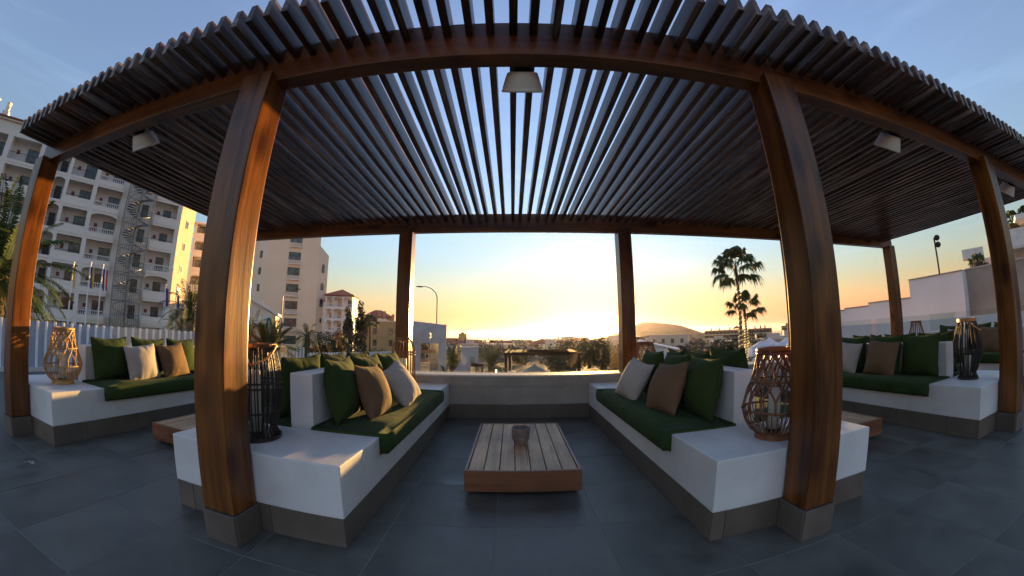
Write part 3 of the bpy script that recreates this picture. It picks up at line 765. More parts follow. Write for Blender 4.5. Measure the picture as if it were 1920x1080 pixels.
# ------------------------------------------------------------------ buildings
GZ = -3.2
def solid_box(parent, name, m, x0, x1, y0, y1, z0, z1, bevel=0): return MB().box(x0, x1, y0, y1, z0, z1).build(name, m, parent, bevel=bevel)
def window(parent, x, z, w_, h_, y, d=0.10, bars=1, arch=False, name='window'):
    """frame proud of the wall face y (outside is -y), pane inside"""
    m = MB(); t = 0.07
    m.box(x-w_/2, x-w_/2+t, y-d, y+0.05, z, z+h_); m.box(x+w_/2-t, x+w_/2, y-d, y+0.05, z, z+h_)
    m.box(x-w_/2+t, x+w_/2-t, y-d, y+0.05, z+h_-t, z+h_); m.box(x-w_/2+t, x+w_/2-t, y-d, y+0.05, z, z+t)
    for k in range(bars):
        xx = x-w_/2+w_*(k+1)/(bars+1); m.box(xx-0.025, xx+0.025, y-d*0.8, y+0.04, z+t, z+h_-t)
    f = m.build(name, M['frame'], parent)
    MB().box(x-w_/2+t, x+w_/2-t, y-d*0.45, y+0.03, z+t, z+h_-t).build('pane', M['winglass'], f)
    return f
def balusters(parent, x0, x1, y, z0, z1, pitch=0.26, m=None):
    mb = MB(); n = max(2, int((x1-x0)/pitch))
    mb.box(x0, x1, y-0.10, y+0.10, z1-0.12, z1); mb.box(x0, x1, y-0.09, y+0.09, z0, z0+0.10)
    h = z1-z0-0.22
    for k in range(n):
        x = x0+(x1-x0)*(k+0.5)/n
        mb.lathe([(0.035, 0), (0.075, h*0.3), (0.04, h*0.6), (0.035, h*0.8), (0.06, h)], n=6, c=(x, y, z0+0.10))
    return mb.build('balustrade', m or M['white'], parent)
def arch_panel(parent, x0, x1, y0, y1, zspring, ztop, m, name='arch', n=10, rise=0.6):
    """spandrel with an arched underside"""
    pts = [(x0, ztop), (x0, zspring)]
    for i in range(1, n): 
        t = PI*i/n; pts.append(((x0+x1)/2-(x1-x0)/2*math.cos(t), zspring+math.sin(t)*rise))
    pts += [(x1, zspring), (x1, ztop)]
    mb = MB()
    # quads strip so the concave shape stays clean
    under = pts[1:-1]
    for a, b in zip(under, under[1:]):
        for yy in (y0, y1):
            mb.poly([(a[0], yy, a[1]), (b[0], yy, b[1]), (b[0], yy, ztop), (a[0], yy, ztop)])
        mb.poly([(a[0], y0, a[1]), (b[0], y0, b[1]), (b[0], y1, b[1]), (a[0], y1, a[1])])
    return mb.build(name, m, parent)

def building_a():
    az = -63.0; D = 60.0; c = az_xy(az, D)
    r = thing('apartment_building', 'tall cream apartment block with balconies and outdoor spiral stair at far left', 'building', (c[0], c[1], 0), R(-az))
    zr = [2.35+3.55*k for k in range(-1, 6)]; zf = [z-1.0 for z in zr]
    rec = 1.8; top = 23.7
    solid_box(r, 'wall', M['inner'], -30, 11.0, rec, 13, GZ, top)
    # piers between the bays
    bays = [(-27.5, -23.6, 'solid'), (-23.0, -19.2, 'solid'), (-18.6, -15.3, 'solid'), (-14.6, -10.6, 'solid'), (-10.0, -8.2, 'solid'), (-7.75, -6.2, 'arch'), (-5.75, -2.35, 'solid'), (-1.75, 1.85, 'bal'), (6.95, 10.35, 'right')]
    xs = [-30.0]
    for a, b, _ in bays: xs += [a, b]
    xs += [11.0]
    for a, b in zip(xs[::2], xs[1::2]):
        if a < 2 and b > 6: solid_box(r, 'stair_wall', M['cream'], a, b, 1.1, rec, GZ, top)
        elif b-a > 0.05: solid_box(r, 'pier', M['cream'], a, b, 0, rec, GZ, top)
    solid_box(r, 'pier_capital', M['cream'], 10.3, 11.06, -0.08, 0.3, 9.0, 9.25)
    for k, (f, z) in enumerate(zip(zf, zr)):
        for a, b, kind in bays:
            ia = a > 6
            solid_box(r, 'balcony_floor', M['cream'], a, b, -0.05, rec, f-0.35, f)
            nxt = f+3.55-0.35
            if kind == 'arch' or (kind == 'bal' and k in (4, 6, 2)) or (kind == 'right' and k == 2):
                arch_panel(r, a, b, 0.0, 0.28, nxt-0.75, min(nxt, top), M['cream'], rise=0.45)
            else: solid_box(r, 'lintel', M['cream'], a, b, 0.0, 0.28, nxt-0.32, nxt)
            if kind == 'bal' or (kind == 'right' and k == 3):
                if kind == 'bal': solid_box(r, 'parapet', M['cream'], a, b, 0.0, 0.14, f, f+0.30)
                balusters(r, a, b, 0.08, f+(0.30 if kind == 'bal' else 0.0), z)
            elif k == 6 and kind in ('solid', 'arch') or kind == 'arch':
                mb = MB(); n = int((b-a)/0.16)
                for q in range(n+1): mb.box(a+(b-a)*q/n-0.012, a+(b-a)*q/n+0.012, 0.05, 0.075, f, z)
                mb.box(a, b, 0.03, 0.09, z-0.04, z)
                mb.build('bar_railing', M['iron'], r)
            else:
                solid_box(r, 'parapet', M['cream'], a, b, 0.0, 0.14, f, z-0.22)
                MB().tube([(a, 0.06, z), (b, 0.06, z)], 0.035, 6).tube([((a+b)/2, 0.06, z-0.25), ((a+b)/2, 0.06, z)], 0.02, 5).build('handrail', M['iron'], r)
            w_ = b-a
            if w_ > 3:
                window(r, b-w_*0.27 if kind != 'right' else b-w_*0.38, f+(0.55 if kind != 'right' else 0.15), 1.55 if kind != 'right' else 1.15, 1.75 if kind != 'right' else 2.1, rec, bars=1)
                MB().box(a+w_*0.17, a+w_*0.17+0.42, rec-0.12, rec, f+1.35, f+1.85).build('service_box', M['reddoor'], r)
                if kind == 'bal': MB().box(a+w_*0.06, a+w_*0.30, rec-0.45, rec-0.02, f+0.02, f+1.10).build('cabinet', M['reddoor'], r)
            else:
                MB().box(a+0.25, a+1.15, rec-0.06, rec, f, f+2.1).build('door', M['frame'], r)
        # stair landing window
        window(r, 5.6, f+0.35, 1.0, 1.8, 1.1, bars=2)
    # parapet over the loggias and cornice
    for a, b, kind in bays: solid_box(r, 'attic_wall', M['cream'], a, b, 0.0, rec, zf[6]+3.2, top)
    MB().box(-30, 11.3, -0.35, 13, top, top+0.22).build('cornice', M['cream'], r); MB().box(-30, 11.45, -0.55, 13, top+0.22, top+0.40).build('roof_edge', M['roof'], r)
    # canted end wall in the sun
    MB().prism([(11.0, 0.0), (13.9, 3.2), (13.9, 13.0), (11.0, 13.0)], GZ, top, 'Z').build('end_wall', M['endwall'], r)
    ang = math.atan2(3.2, 2.9)
    for z in (15.6, 12.2, 8.8, 5.5, 2.1, 19.2):
        T = Matrix.Translation((12.45, 1.6, 0)) @ Matrix.Rotation(ang, 4, 'Z')
        m = MB().box(-0.42, 0.42, -0.06, 0.04, z, z+1.25, T); f = m.build('window', M['frame'], r)
        MB().box(-0.34, 0.34, -0.075, 0.0, z+0.08, z+1.17, T).build('pane', M['winglass'], f)
    # chimneys
    for t, h in ((-26.0, 2.6), (-22.3, 2.6), (-20.7, 2.6), (-18.9, 2.6), (-17.2, 2.4), (-8, 2.4), (-3, 2.4)):
        ch = MB().box(t-0.45, t+0.45, 1.4, 2.3, top+0.4, top+0.4+h*0.55).box(t-0.27, t+0.27, 1.6, 2.1, top+0.4+h*0.55, top+0.4+h*0.8).build('chimney', M['cream'], r, bevel=0.05)
        MB().lathe([(0.33, 0), (0.36, 0.5), (0.30, 0.55)], n=10, c=(t, 1.85, top+0.4+h*0.84)).build('chimney_pot', M['cream'], ch)
    # spiral stair with mesh cage
    cx_, cy_ = 4.55, -1.15; zt = 21.6
    MB().tube([(cx_, cy_, GZ), (cx_, cy_, zt+1.2)], 0.16, 10).build('stair_pole', M['galv'], r)
    tr = MB(); n = int((zt-GZ)/0.222)
    for k in range(n):
        a = 2*PI*k/16.0; z = GZ+0.222*k
        ca, sa = math.cos(a), math.sin(a); cb, sb = math.cos(a+0.42), math.sin(a+0.42)
        r1 = 1.75
        tr.poly([(cx_+0.1*ca, cy_+0.1*sa, z), (cx_+r1*ca, cy_+r1*sa, z), (cx_+r1*cb, cy_+r1*sb, z)])
        tr.poly([(cx_+0.1*ca, cy_+0.1*sa, z-0.05), (cx_+r1*ca, cy_+r1*sa, z-0.05), (cx_+r1*ca, cy_+r1*sa, z), (cx_+0.1*ca, cy_+0.1*sa, z)])
    tr.build('stair_treads', M['galv'], r, recalc=False)
    sp = MB(); sp.tube([(cx_+1.76*math.cos(2*PI*k/16.0), cy_+1.76*math.sin(2*PI*k/16.0), GZ+0.222*k+1.0) for k in range(n)], 0.035, 5); sp.build('spiral_handrail', M['galv'], r)
    cg = MB()
    for k in range(40):
        a = 2*PI*k/40; cg.box(cx_+2.0*math.cos(a)-0.014, cx_+2.0*math.cos(a)+0.014, cy_+2.0*math.sin(a)-0.014, cy_+2.0*math.sin(a)+0.014, GZ, zt)
    for z in [GZ+1.775*i for i in range(14)]: cg.tube([(cx_+2.0*math.cos(2*PI*i/24), cy_+2.0*math.sin(2*PI*i/24), z) for i in range(25)], 0.03, 4, cap=False)
    tag(cg.build('stair_cage', M['galv'], r), kind='stuff')
building_a()

def building_b():
    az = -46.0; D = 78.0; c = az_xy(az, D)
    r = thing('apartment_building', 'grey beige apartment block seen between the tall balcony block and the left front post', 'building', (c[0], c[1], 0), R(-az))
    solid_box(r, 'wall', M['inner'], -6.0, -1.2, 1.2, 10, GZ, 20.5)
    solid_box(r, 'roof', M['cream'], -6.3, -0.9, -0.6, 10.3, 20.5, 20.8)
    for k in range(-1, 6):
        z = 1.3+3.3*k
        solid_box(r, 'balcony_floor', M['cream'], -6.0, -1.2, 0, 1.2, z-0.3, z)
        x = -6.0
        while x < -2:
            solid_box(r, 'pier', M['cream'], x, x+0.45, 0, 1.2, z, z+3.0)
            solid_box(r, 'parapet', M['cream'], x+0.45, x+2.4, 0, 0.12, z, z+1.0)
            window(r, x+1.4, z+1.0, 1.1, 1.6, 1.2)
            if k % 2 == 0: arch_panel(r, x+0.45, x+2.4, 0, 0.2, z+2.3, z+3.0, M['cream'], rise=0.45)
            x += 2.4
building_b()

def building_c():
    az = -35.0; D = 80.0; c = az_xy(az, D)
    r = thing('apartment_building', 'peach apartment tower with one column of wide windows above white balusters', 'building', (c[0]*1.4, c[1]*1.4, -0.592), R(-az)); r.scale = (1.4, 1.4, 1.4)
    T = 27.0
    MB().prism([(-5.9, 0.0), (5.2, 0.0), (5.2, 12), (-5.9, 12)], GZ, T, 'Z').build('wall', M['peach'], r)
    MB().prism([(-9.4, 3.4), (-5.9, 0.0), (-5.9, 12), (-9.4, 12)], GZ, T-1, 'Z').build('side_wall', M['peach'], r)
    # lower wing on the right with a raked parapet
    m = bmesh.new(); P = [(5.2, 0.02), (7.45, 2.0), (7.45, 12), (5.2, 12)]; zt = [19.8, 18.1, 18.1, 19.8]
    lo = [m.verts.new((p[0], p[1], GZ)) for p in P]; hi = [m.verts.new((p[0], p[1], z)) for p, z in zip(P, zt)]
    m.faces.new(hi); m.faces.new(lo[::-1])
    for i in range(4): m.faces.new((lo[i], lo[(i+1) % 4], hi[(i+1) % 4], hi[i]))
    me = bpy.data.meshes.new('wing_wall'); m.to_mesh(me); m.free(); link('wing_wall', me, M['peach'], r)
    for zt_ in (21.5, 17.8, 14.5, 11.0, 7.4, 3.8, 0.2):
        window(r, -0.15, zt_-1.75, 2.6, 1.75, 0.0, d=0.04, bars=2)
        balusters(r, -1.5, 1.2, -0.35, zt_-2.6, zt_-1.75, 0.36)
        MB().box(-1.5, 1.2, -0.5, 0.0, zt_-2.72, zt_-2.60).build('balcony_floor', M['white'], r)
    aw = math.atan2(2.0, 2.25)
    Tm = Matrix.Translation((6.3, 1.0, 0)) @ Matrix.Rotation(aw, 4, 'Z')
    for z, h_, w_ in ((14.0, 2.0, 0.9), (10.2, 1.6, 0.9), (6.6, 1.8, 1.0), (3.2, 1.0, 0.5), (-0.8, 1.9, 1.7)):
        pts = [(-w_/2, z), (-w_/2, z+h_*0.7)] + [(-w_/2*math.cos(PI*i/8), z+h_*0.7+h_*0.3*math.sin(PI*i/8)) for i in range(1, 8)] + [(w_/2, z+h_*0.7), (w_/2, z)]
        f = MB().prism(pts, -0.05, 0.04, 'Y', Tm).build('window', M['frame'], r)
        pts2 = [(p[0]*0.8, z+(p[1]-z)*0.9+0.08) for p in pts]
        MB().prism(pts2, -0.07, 0.0, 'Y', Tm).build('pane', M['winglass'], f)
    al = math.atan2(-3.4, 3.5); Tl = Matrix.Translation((-7.4, 1.46, 0)) @ Matrix.Rotation(al, 4, 'Z')
    for z in (16.2, 12.6, 9.1, 5.5, 2.0):
        f = MB().box(-0.4, 0.4, -0.05, 0.04, z, z+1.5, Tl).build('window', M['frame'], r)
        MB().box(-0.3, 0.3, -0.07, 0.0, z+0.1, z+1.4, Tl).build('pane', M['winglass'], f)
building_c()

def hip_roof(parent, x0, x1, y0, y1, z, h, m, over=0.5):
    x0 -= over; x1 += over; y0 -= over; y1 += over
    k = min(x1-x0, y1-y0)/2
    bm_ = MB(); b = bm_.bm
    v = [b.verts.new(p) for p in ((x0, y0, z), (x1, y0, z), (x1, y1, z), (x0, y1, z))]
    if x1-x0 > y1-y0: t = [b.verts.new((x0+k, (y0+y1)/2, z+h)), b.verts.new((x1-k, (y0+y1)/2, z+h))]; fs = [(v[0], v[1], t[1], t[0]), (v[1], v[2], t[1]), (v[2], v[3], t[0], t[1]), (v[3], v[0], t[0])]
    else: t = [b.verts.new(((x0+x1)/2, y0+k, z+h)), b.verts.new(((x0+x1)/2, y1-k, z+h))]; fs = [(v[0], v[1], t[0]), (v[1], v[2], t[1], t[0]), (v[2], v[3], t[1]), (v[3], v[0], t[0], t[1])]
    for f in fs: b.faces.new(f)
    b.faces.new(v[::-1])
    bm_.box(x0, x1, y0, y1, z-0.18, z-0.004)
    return bm_.build('roof', m, parent)

def building_d():
    az = -28.0; D = 110.0; c = az_xy(az, D)
    r = thing('apartment_building', 'white arcaded apartment block under a red hipped roof beside the cypresses', 'building', (c[0], c[1], 0), R(-az-14))
    x0, x1 = -3.9, 4.6
    solid_box(r, 'wall', M['inner'], x0, x1, 1.6, 9, -6, 12.0)
    for k in range(-1, 4):
        f = -0.5+3.45*k-1.2
        solid_box(r, 'balcony_floor', M['white'], x0, x1, 0, 1.6, f-0.35, f)
        xs = [x0, -1.6, 1.6, x1]
        for a, b in zip(xs, xs[1:]):
            MB().box(a, a+0.28, 0, 0.4, f, f+3.1).build('pillar', M['white'], r)
            arch_panel(r, a+0.28, b, 0, 0.3, f+2.3, f+3.1, M['white'], rise=0.6)
            balusters(r, a+0.28, b, 0.15, f, f+0.95, 0.34)
            window(r, (a+b)/2+0.3, f+0.1, 1.1, 2.1, 1.6)
        MB().box(x1-0.28, x1, 0, 0.4, f, f+3.1).build('pillar', M['white'], r)
        for yy in (3.2, 6.4):
            f2 = MB().box(x1-0.02, x1+0.05, yy-0.5, yy+0.5, f+0.9, f+2.4).build('window', M['frame'], r)
    solid_box(r, 'wall', M['cream'], -10, -3.9, 3.0, 9, -6, 10.5)
    hip_roof(r, x0, x1, 0, 9, 12.2, 2.2, M['roof']); hip_roof(r, -10, -4.0, 3, 9, 10.6, 1.5, M['roof'])
building_d()

def building_e():
    az = -21.0; D = 90.0; c = az_xy(az, D)
    r = thing('villa', 'ochre villa with stepped gable, red roof and stubby chimneys left of the rear post', 'building', (c[0], c[1], 0), R(-az))
    solid_box(r, 'wall', M['ochre'], -3.4, 3.9, 0.0, 9, -8, 4.2)
    solid_box(r, 'rear_wall', M['ochre'], -5.0, 2.8, 9.0, 15, -8, 5.6)
    hip_roof(r, -5.0, 2.8, 9, 15, 5.7, 2.0, M['roof'], 0.4)
    # curved gable
    pts = [(-1.2, 4.2), (-1.0, 4.9), (-0.4, 5.1), (0.2, 4.8), (0.9, 5.0), (1.3, 4.7), (2.0, 4.4), (3.9, 4.4), (3.9, 4.2)]
    MB().prism(pts, 0.0, 0.35, 'Y').build('gable', M['peach'], r)
    MB().prism([(-3.4, 4.2), (-0.5, 5.6), (1.5, 4.3)], 0.4, 8.8, 'Y').build('roof', M['roof'], r)
    for x, y, z in ((-0.6, 6.0, 5.2), (0.7, 7.0, 5.2), (2.9, 3.0, 4.2)):
        MB().box(x-0.35, x+0.35, y, y+0.7, z, z+2.0).box(x-0.45, x+0.45, y-0.1, y+0.8, z+1.5, z+1.65).build('chimney', M['ochre'], r)
    for z in (1.8, -1.0, -3.9):
        window(r, 2.3, z-0.8, 0.95, 1.5, 0.0, d=0.05); window(r, -1.6, z-0.8, 0.95, 1.5, 0.0, d=0.05)
building_e()

def gable_house():
    az = -40.2; D = 44.0; c = az_xy(az, D)
    r = thing('gabled_house', 'small white gabled porch peeping out beside the left front post', 'house', (c[0], c[1], 0), R(-az-8))
    MB().prism([(-2.2, -4.6), (2.2, -4.6), (2.2, 2.9), (-0.6, 4.6), (-2.2, 4.4)], 0, 5, 'Y').build('wall', M['peach'], r)
    MB().prism([(-1.2, 4.75), (2.5, 2.95), (2.5, 3.2), (-1.2, 5.05)], -0.3, 5.2, 'Y').build('gable_trim', M['white'], r)
    arch_panel(r, -0.2, 1.7, -0.1, -0.01, 1.5, 2.9, M['white'], rise=0.7)
gable_house()

# ------------------------------------------------------------------ concrete garden frames below the terrace
def frames():
    az = -13.35; D = 32.0; c = az_xy(az, D)
    r = thing('concrete_portal', 'tall pale concrete portal with wooden benches inside, beside the rear post', 'portal', (c[0], c[1], 0), R(-az))
    # outline
    m = MB()
    m.prism([(-1.55, -3.4), (-0.85, -3.4), (-0.85, 0.58), (-1.55, 0.58)], 0, 1.1, 'Y'); m.prism([(0.83, -3.4), (1.48, -3.4), (1.48, 0.58), (0.83, 0.58)], 0, 1.1, 'Y')
    m.prism([(-1.55, 0.584), (1.48, 0.584), (1.48, 2.27), (-1.55, 2.57)], 0, 1.1, 'Y')
    m.build('frame', M['concrete'], r, bevel=0.02, seg=1)
    solid_box(r, 'inner_wall', M['concrete'], 0.0, 0.82, 1.6, 3.0, -3.4, 0.9)
    for z, y in ((-0.35, 1.0), (-1.15, 0.6)): MB().box(-0.84, 0.5, y, y+0.08, z, z+0.32).build('plank', M['teak'], r)
    MB().box(-0.84, 0.75, 0.7, 1.3, -1.35, -1.27).build('plank', M['teak'], r)
    az = -7.0; D = 30.0; c = az_xy(az, D)
    r = thing('concrete_block', 'white L shaped concrete planter block between two dark palms', 'block', (c[0], c[1], 0), R(-az))
    m = MB().box(-0.72, 0.10, 0, 0.9, -3.4, 0.36); m.prism([(0.10, -0.50), (0.76, -0.50), (0.76, 0.40), (0.10, 0.36)], 0, 0.9, 'Y'); m.box(0.48, 0.76, 0, 0.9, -3.4, -0.504)
    m.prism([(-1.7, -3.4), (-0.72, -3.4), (-0.72, -1.0), (-1.0, -1.3), (-1.7, -2.2)], 0.2, 0.9, 'Y')
    m.build('block_body', M['concrete'], r, bevel=0.02, seg=1)
    MB().box(0.15, 1.15, -0.6, 0.3, -1.25, -1.0).build('bench_top', M['darkwood'], r); MB().box(1.0, 1.12, -0.5, 0.2, -3.2, -1.25).build('bench_leg', M['darkwood'], r)
    # dark timber pergola
    c = az_xy(4.5, 27.0)
    r = thing('garden_pergola', 'dark flat timber pergola over the garden below the sun', 'pergola', (c[0], c[1], 0), R(-4.5))
    for x in (-2.65, 2.9):
        for y in (0, 3.4): MB().box(x-0.12, x+0.12, y, y+0.24, -3.4, -0.18).build('post', M['darkwood'], r)
    for y in (0, 3.4): MB().box(-2.85, 3.2, y, y+0.24, -0.18, 0.02).build('beam', M['darkwood'], r)
    for k in range(12): MB().box(-2.8+k*0.5, -2.72+k*0.31, -0.3, 3.9, 0.02, 0.10).build('slat', M['darkwood'], r)
    # parasol
    c = az_xy(3.5, 31.0)
    r = thing('garden_parasol', 'open pale green parasol below the dark garden pergola', 'parasol', (c[0], c[1], 0))
    mb = MB(); b = mb.bm; ap = b.verts.new((0, 0, -1.2)); rg = []
    for k in range(16):
        a = 2*PI*k/16; q = 1.45 if k % 2 == 0 else 1.36; rg.append(b.verts.new((math.cos(a)*q, math.sin(a)*q, -1.95 if k % 2 == 0 else -1.90)))
    for k in range(16): b.faces.new((ap, rg[k], rg[(k+1) % 16]))
    vr = [b.verts.new(v.co-Vector((0, 0, 0.13))) for v in rg]
    for k in range(16): b.faces.new((rg[k], vr[k], vr[(k+1) % 16], rg[(k+1) % 16]))
    mb.build('canopy', M['canvas'], r); MB().tube([(0, 0, -3.5), (0, 0, -1.15)], 0.03, 8).build('pole', M['galv'], r)
    # loungers / low white walls beside
    for i, (az, D, w_, z0, z1, lab) in enumerate(((-3.1, 26, 1.3, -3.4, -1.75, 'low white garden wall at the foot of the dark palm'), (-0.4, 28, 0.8, -3.4, -1.45, 'low white garden wall beside the dark pergola post'))):
        c = az_xy(az, D); o = MB().prism([(-w_/2, z0), (w_/2, z0), (w_/2, z1-0.12), (w_*0.2, z1), (-w_*0.3, z1-0.05), (-w_/2, z1-0.3)], 0, 0.25, 'Y').build('low_wall', M['whitewall'], None, (c[0], c[1], 0), (0, 0, R(-az))); tag(o, lab, 'wall')
    c = az_xy(-2.75, 24.0)
    r = thing('bollard_light', 'slim lit bollard light in front of the dark palm', 'light', (c[0], c[1], 0))
    MB().tube([(0, 0, -3.3), (0, 0, -1.28)], 0.05, 8).build('post', M['iron'], r); MB().tube([(0, 0, -1.28), (0, 0, -0.95)], 0.045, 8).build('lit_tube', M['flame'], r)
frames()

# ------------------------------------------------------------------ street lamps, flag poles, floodlight
def street_lamp(az, D, ztop, reach, side, label, z0=-6, rad=0.07):
    c = az_xy(az, D); r = thing('street_lamp', label, 'street lamp', (c[0], c[1], 0), R(-az), 'street lamps')
    zs = ztop-reach*0.75
    pts = [(0, 0, z0), (0, 0, zs)] + [(side*reach*0.86*(1-math.cos(PI/2*i/8)), 0, zs+(ztop-zs)*math.sin(PI/2*i/8)) for i in range(1, 9)]
    n = len(pts); MB().tube(pts, [rad*1.5]+[rad*(1-0.4*i/n) for i in range(1, n)], 8).build('pole', M['galv'] if 'pale' in label else M['iron'], r, smooth=True)
    x = side*reach*0.84
    MB().prism([(x, ztop-0.04), (x+side*0.22*reach, ztop+0.05), (x+side*0.48*reach, ztop+0.0), (x+side*0.45*reach, ztop-0.10), (x+side*0.1*reach, ztop-0.14)], -0.13, 0.13, 'Y').build('lamp_head', M['iron'], r)
street_lamp(-12.25, 48, 7.8, 2.2, -1, 'dark curved street lamp rising right of the left rear post')
street_lamp(-36.42, 60, 7.9, 2.1, 1, 'pale curved street lamp in front of the peach tower')
street_lamp(-1.55, 120, 0.2, 2.6, -1, 'small distant street lamp above the town roofs left of the sun', z0=-10, rad=0.12)
def flag_pole(az, D, ztop, cols, label, lit=True):
    c = az_xy(az, D); r = thing('flag_pole', label, 'flag pole', (c[0], c[1], 0), R(-az), 'white flag poles in front of the apartment block')
    MB().tube([(0, 0, GZ), (0, 0, ztop)], [0.07, 0.05], 8).lathe([(0.08, 0), (0.10, 0.06), (0.02, 0.12)], n=10, c=(0, 0, ztop)).build('pole', M['fence'], r)
    n = len(cols)
    for i, cm in enumerate(cols):
        mb = MB(); b = mb.bm; x0 = 0.06+0.13*i; rows = []
        for j in range(9):
            z = ztop-0.25-0.22*j; wv = 0.05*math.sin(j*1.1+i); rows.append([b.verts.new((x0+0.05*j*0.25, wv+0.02, z)), b.verts.new((x0+0.13+0.05*j*0.25, wv*0.4-0.02, z-0.08))])
        for a, q in zip(rows, rows[1:]): b.faces.new((a[0], a[1], q[1], q[0]))
        mb.build('flag_stripe', M[cm], r)
FLAGS = [(-65.75, 38, 5.6, ['flagyellow', 'flagwhite'], 'white pole with yellow green flag, leftmost of the left trio'),
         (-63.6, 38, 5.8, ['flagblue', 'flagyellow'], 'white pole with blue and yellow flag, middle of the left trio'),
         (-62.0, 38, 5.75, ['flagblue', 'flagwhite', 'flagred'], 'white pole with blue white red flag, nearest the spiral stair'),
         (-53.4, 42, 5.1, ['flagblue', 'flagred', 'flagwhite'], 'white pole with dark red and blue flag right of the spiral stair'),
         (-51.85, 42, 5.0, ['flagblue', 'flagblue'], 'white pole with plain dark blue flag'),
         (-50.3, 42, 5.0, ['flagred', 'flagyellow', 'flagred'], 'white pole with red and yellow flag near the left front post')]
for a in FLAGS: flag_pole(*a)
def floodlight():
    c = az_xy(64.15, 40); r = thing('floodlight_pole', 'thin dark pole with two round floodlights above the right-hand wall', 'floodlight', (c[0], c[1], 0), R(-64.15))
    MB().tube([(0, 0, 0), (0, 0, 8.0)], 0.075, 8).tube([(0, 0, 7.95), (0.25, 0, 8.0)], 0.05, 6).build('pole', M['iron'], r)
    for z in (7.95, 7.35):
        MB().lathe([(0.1, -0.12), (0.24, -0.06), (0.26, 0.10), (0.2, 0.14)], n=16, M=Matrix.Translation((0.26, 0.0, z)) @ Matrix.Rotation(PI/2, 4, 'X')).build('lamp_head', M['iron'], r)
floodlight()

# ------------------------------------------------------------------ white fence along the left side
def build_fence():
    az = -80.0; D = 12.5; c = az_xy(az, D)
    r = thing('board_fence', 'white vertical board fence along the left side of the terrace', 'fence', (c[0], c[1], 0), R(-az))
    # local x runs away to the back, the terrace side is -y
    def seg(s0, s1, z0, z1a, z1b, par):
        n = int((s1-s0)/0.24)
        for k in range(n):
            a = s0+k*0.24; z = z1a+(z1b-z1a)*(k/n)
            MB().box(a+0.002, a+0.172, 0.035, 0.06, z0, z-0.02).build('board', M['fence_shade'], par)
            MB().box(a+0.168, a+0.238, 0.0, 0.07, z0, z).build('lit_strip_batten', M['fence'], par, bevel=0.006, seg=1)  # rib added to stand in for the bright strip of light
    seg(-4.6, 10.2, 0.10, 1.31, 1.22, r)
    MB().box(-4.7, 10.2, -0.10, 0.14, -0.4, 0.10).build('kerb', M['capstone'], r)
    r2 = thing('board_fence', 'lower white board fence stepping down behind the left bench cushions', 'fence', (c[0], c[1], 0), R(-az))
    def seg2(*a): seg(*a, r2)
    seg2(10.3, 13.6, -3.3, 0.70, 0.64); seg2(13.7, 24.0, -3.3, 0.38, 0.14)
    return
build_fence()
# terrace edge: glass in front of the fence foot
# ------------------------------------------------------------------ right-hand walls and villa
def right_side():
    X = 22.0
    r = thing('stepped_wall', 'long white rendered wall stepping down to the right of the terrace', 'wall', (X, 0, 0))
    def at_y(az): return X/math.tan(R(az))
    segs = [(49.0, 51.1, 2.25), (51.1, 54.4, 2.35), (54.4, 60.05, 2.52), (60.05, 66.95, 3.50)]
    for a, b, z in segs:
        MB().box(0.0, 0.6, at_y(b)+0.003, at_y(a), -3.2, z).build('wall_body', M['whitewall'], r)
        MB().box(-0.05, 0.65, at_y(b)+0.003, at_y(a), z, z+0.06).build('coping', M['greywall'], r)
    MB().box(0.5, 0.9, -6.0, at_y(66.95), -3.2, 3.55).build('wall_body', M['greywall'], r)
    MB().box(0.42, 0.98, -6.0, at_y(66.95), 3.55, 3.61).build('coping', M['concrete'], r)
    # lower wall in front
    o = MB().box(17.6, 18.0, -5, 19.0, -1.0, 1.30).build('low_wall', M['whitewall']); tag(o, 'low white wall below the stepped wall at the right', 'wall')
    g_ = thing('glass_screen', 'clear glass screen in front of the white wall on the right', 'glass screen', (14.7, 0, 0))
    y = -2.0
    while y < 6.0: MB().box(-0.008, 0.008, y, y+1.93, 0.0, 1.52).build('pane', M['glass'], g_); y += 1.95
    # villa above
    v = thing('villa', 'white villa with cantilevered balconies above the far right wall', 'building', (34.0, 12.5, 0), R(-70))
    solid_box(v, 'wall', M['whitewall'], -1.2, 12, 2.0, 9, -3, 5.4)
    solid_box(v, 'balcony_wall', M['white'], -1.6, 0.1, 0.6, 2.0, 5.4, 6.15)
    solid_box(v, 'balcony_wall', M['white'], 2.1, 9, -0.6, 2.0, 5.6, 6.8)
    solid_box(v, 'balcony_floor', M['capstone'], 2.0, 9, -0.7, 2.0, 5.4, 5.6)
    solid_box(v, 'roof_slab', M['white'], 3.0, 12, 0.5, 9, 7.6, 7.9)
right_side()
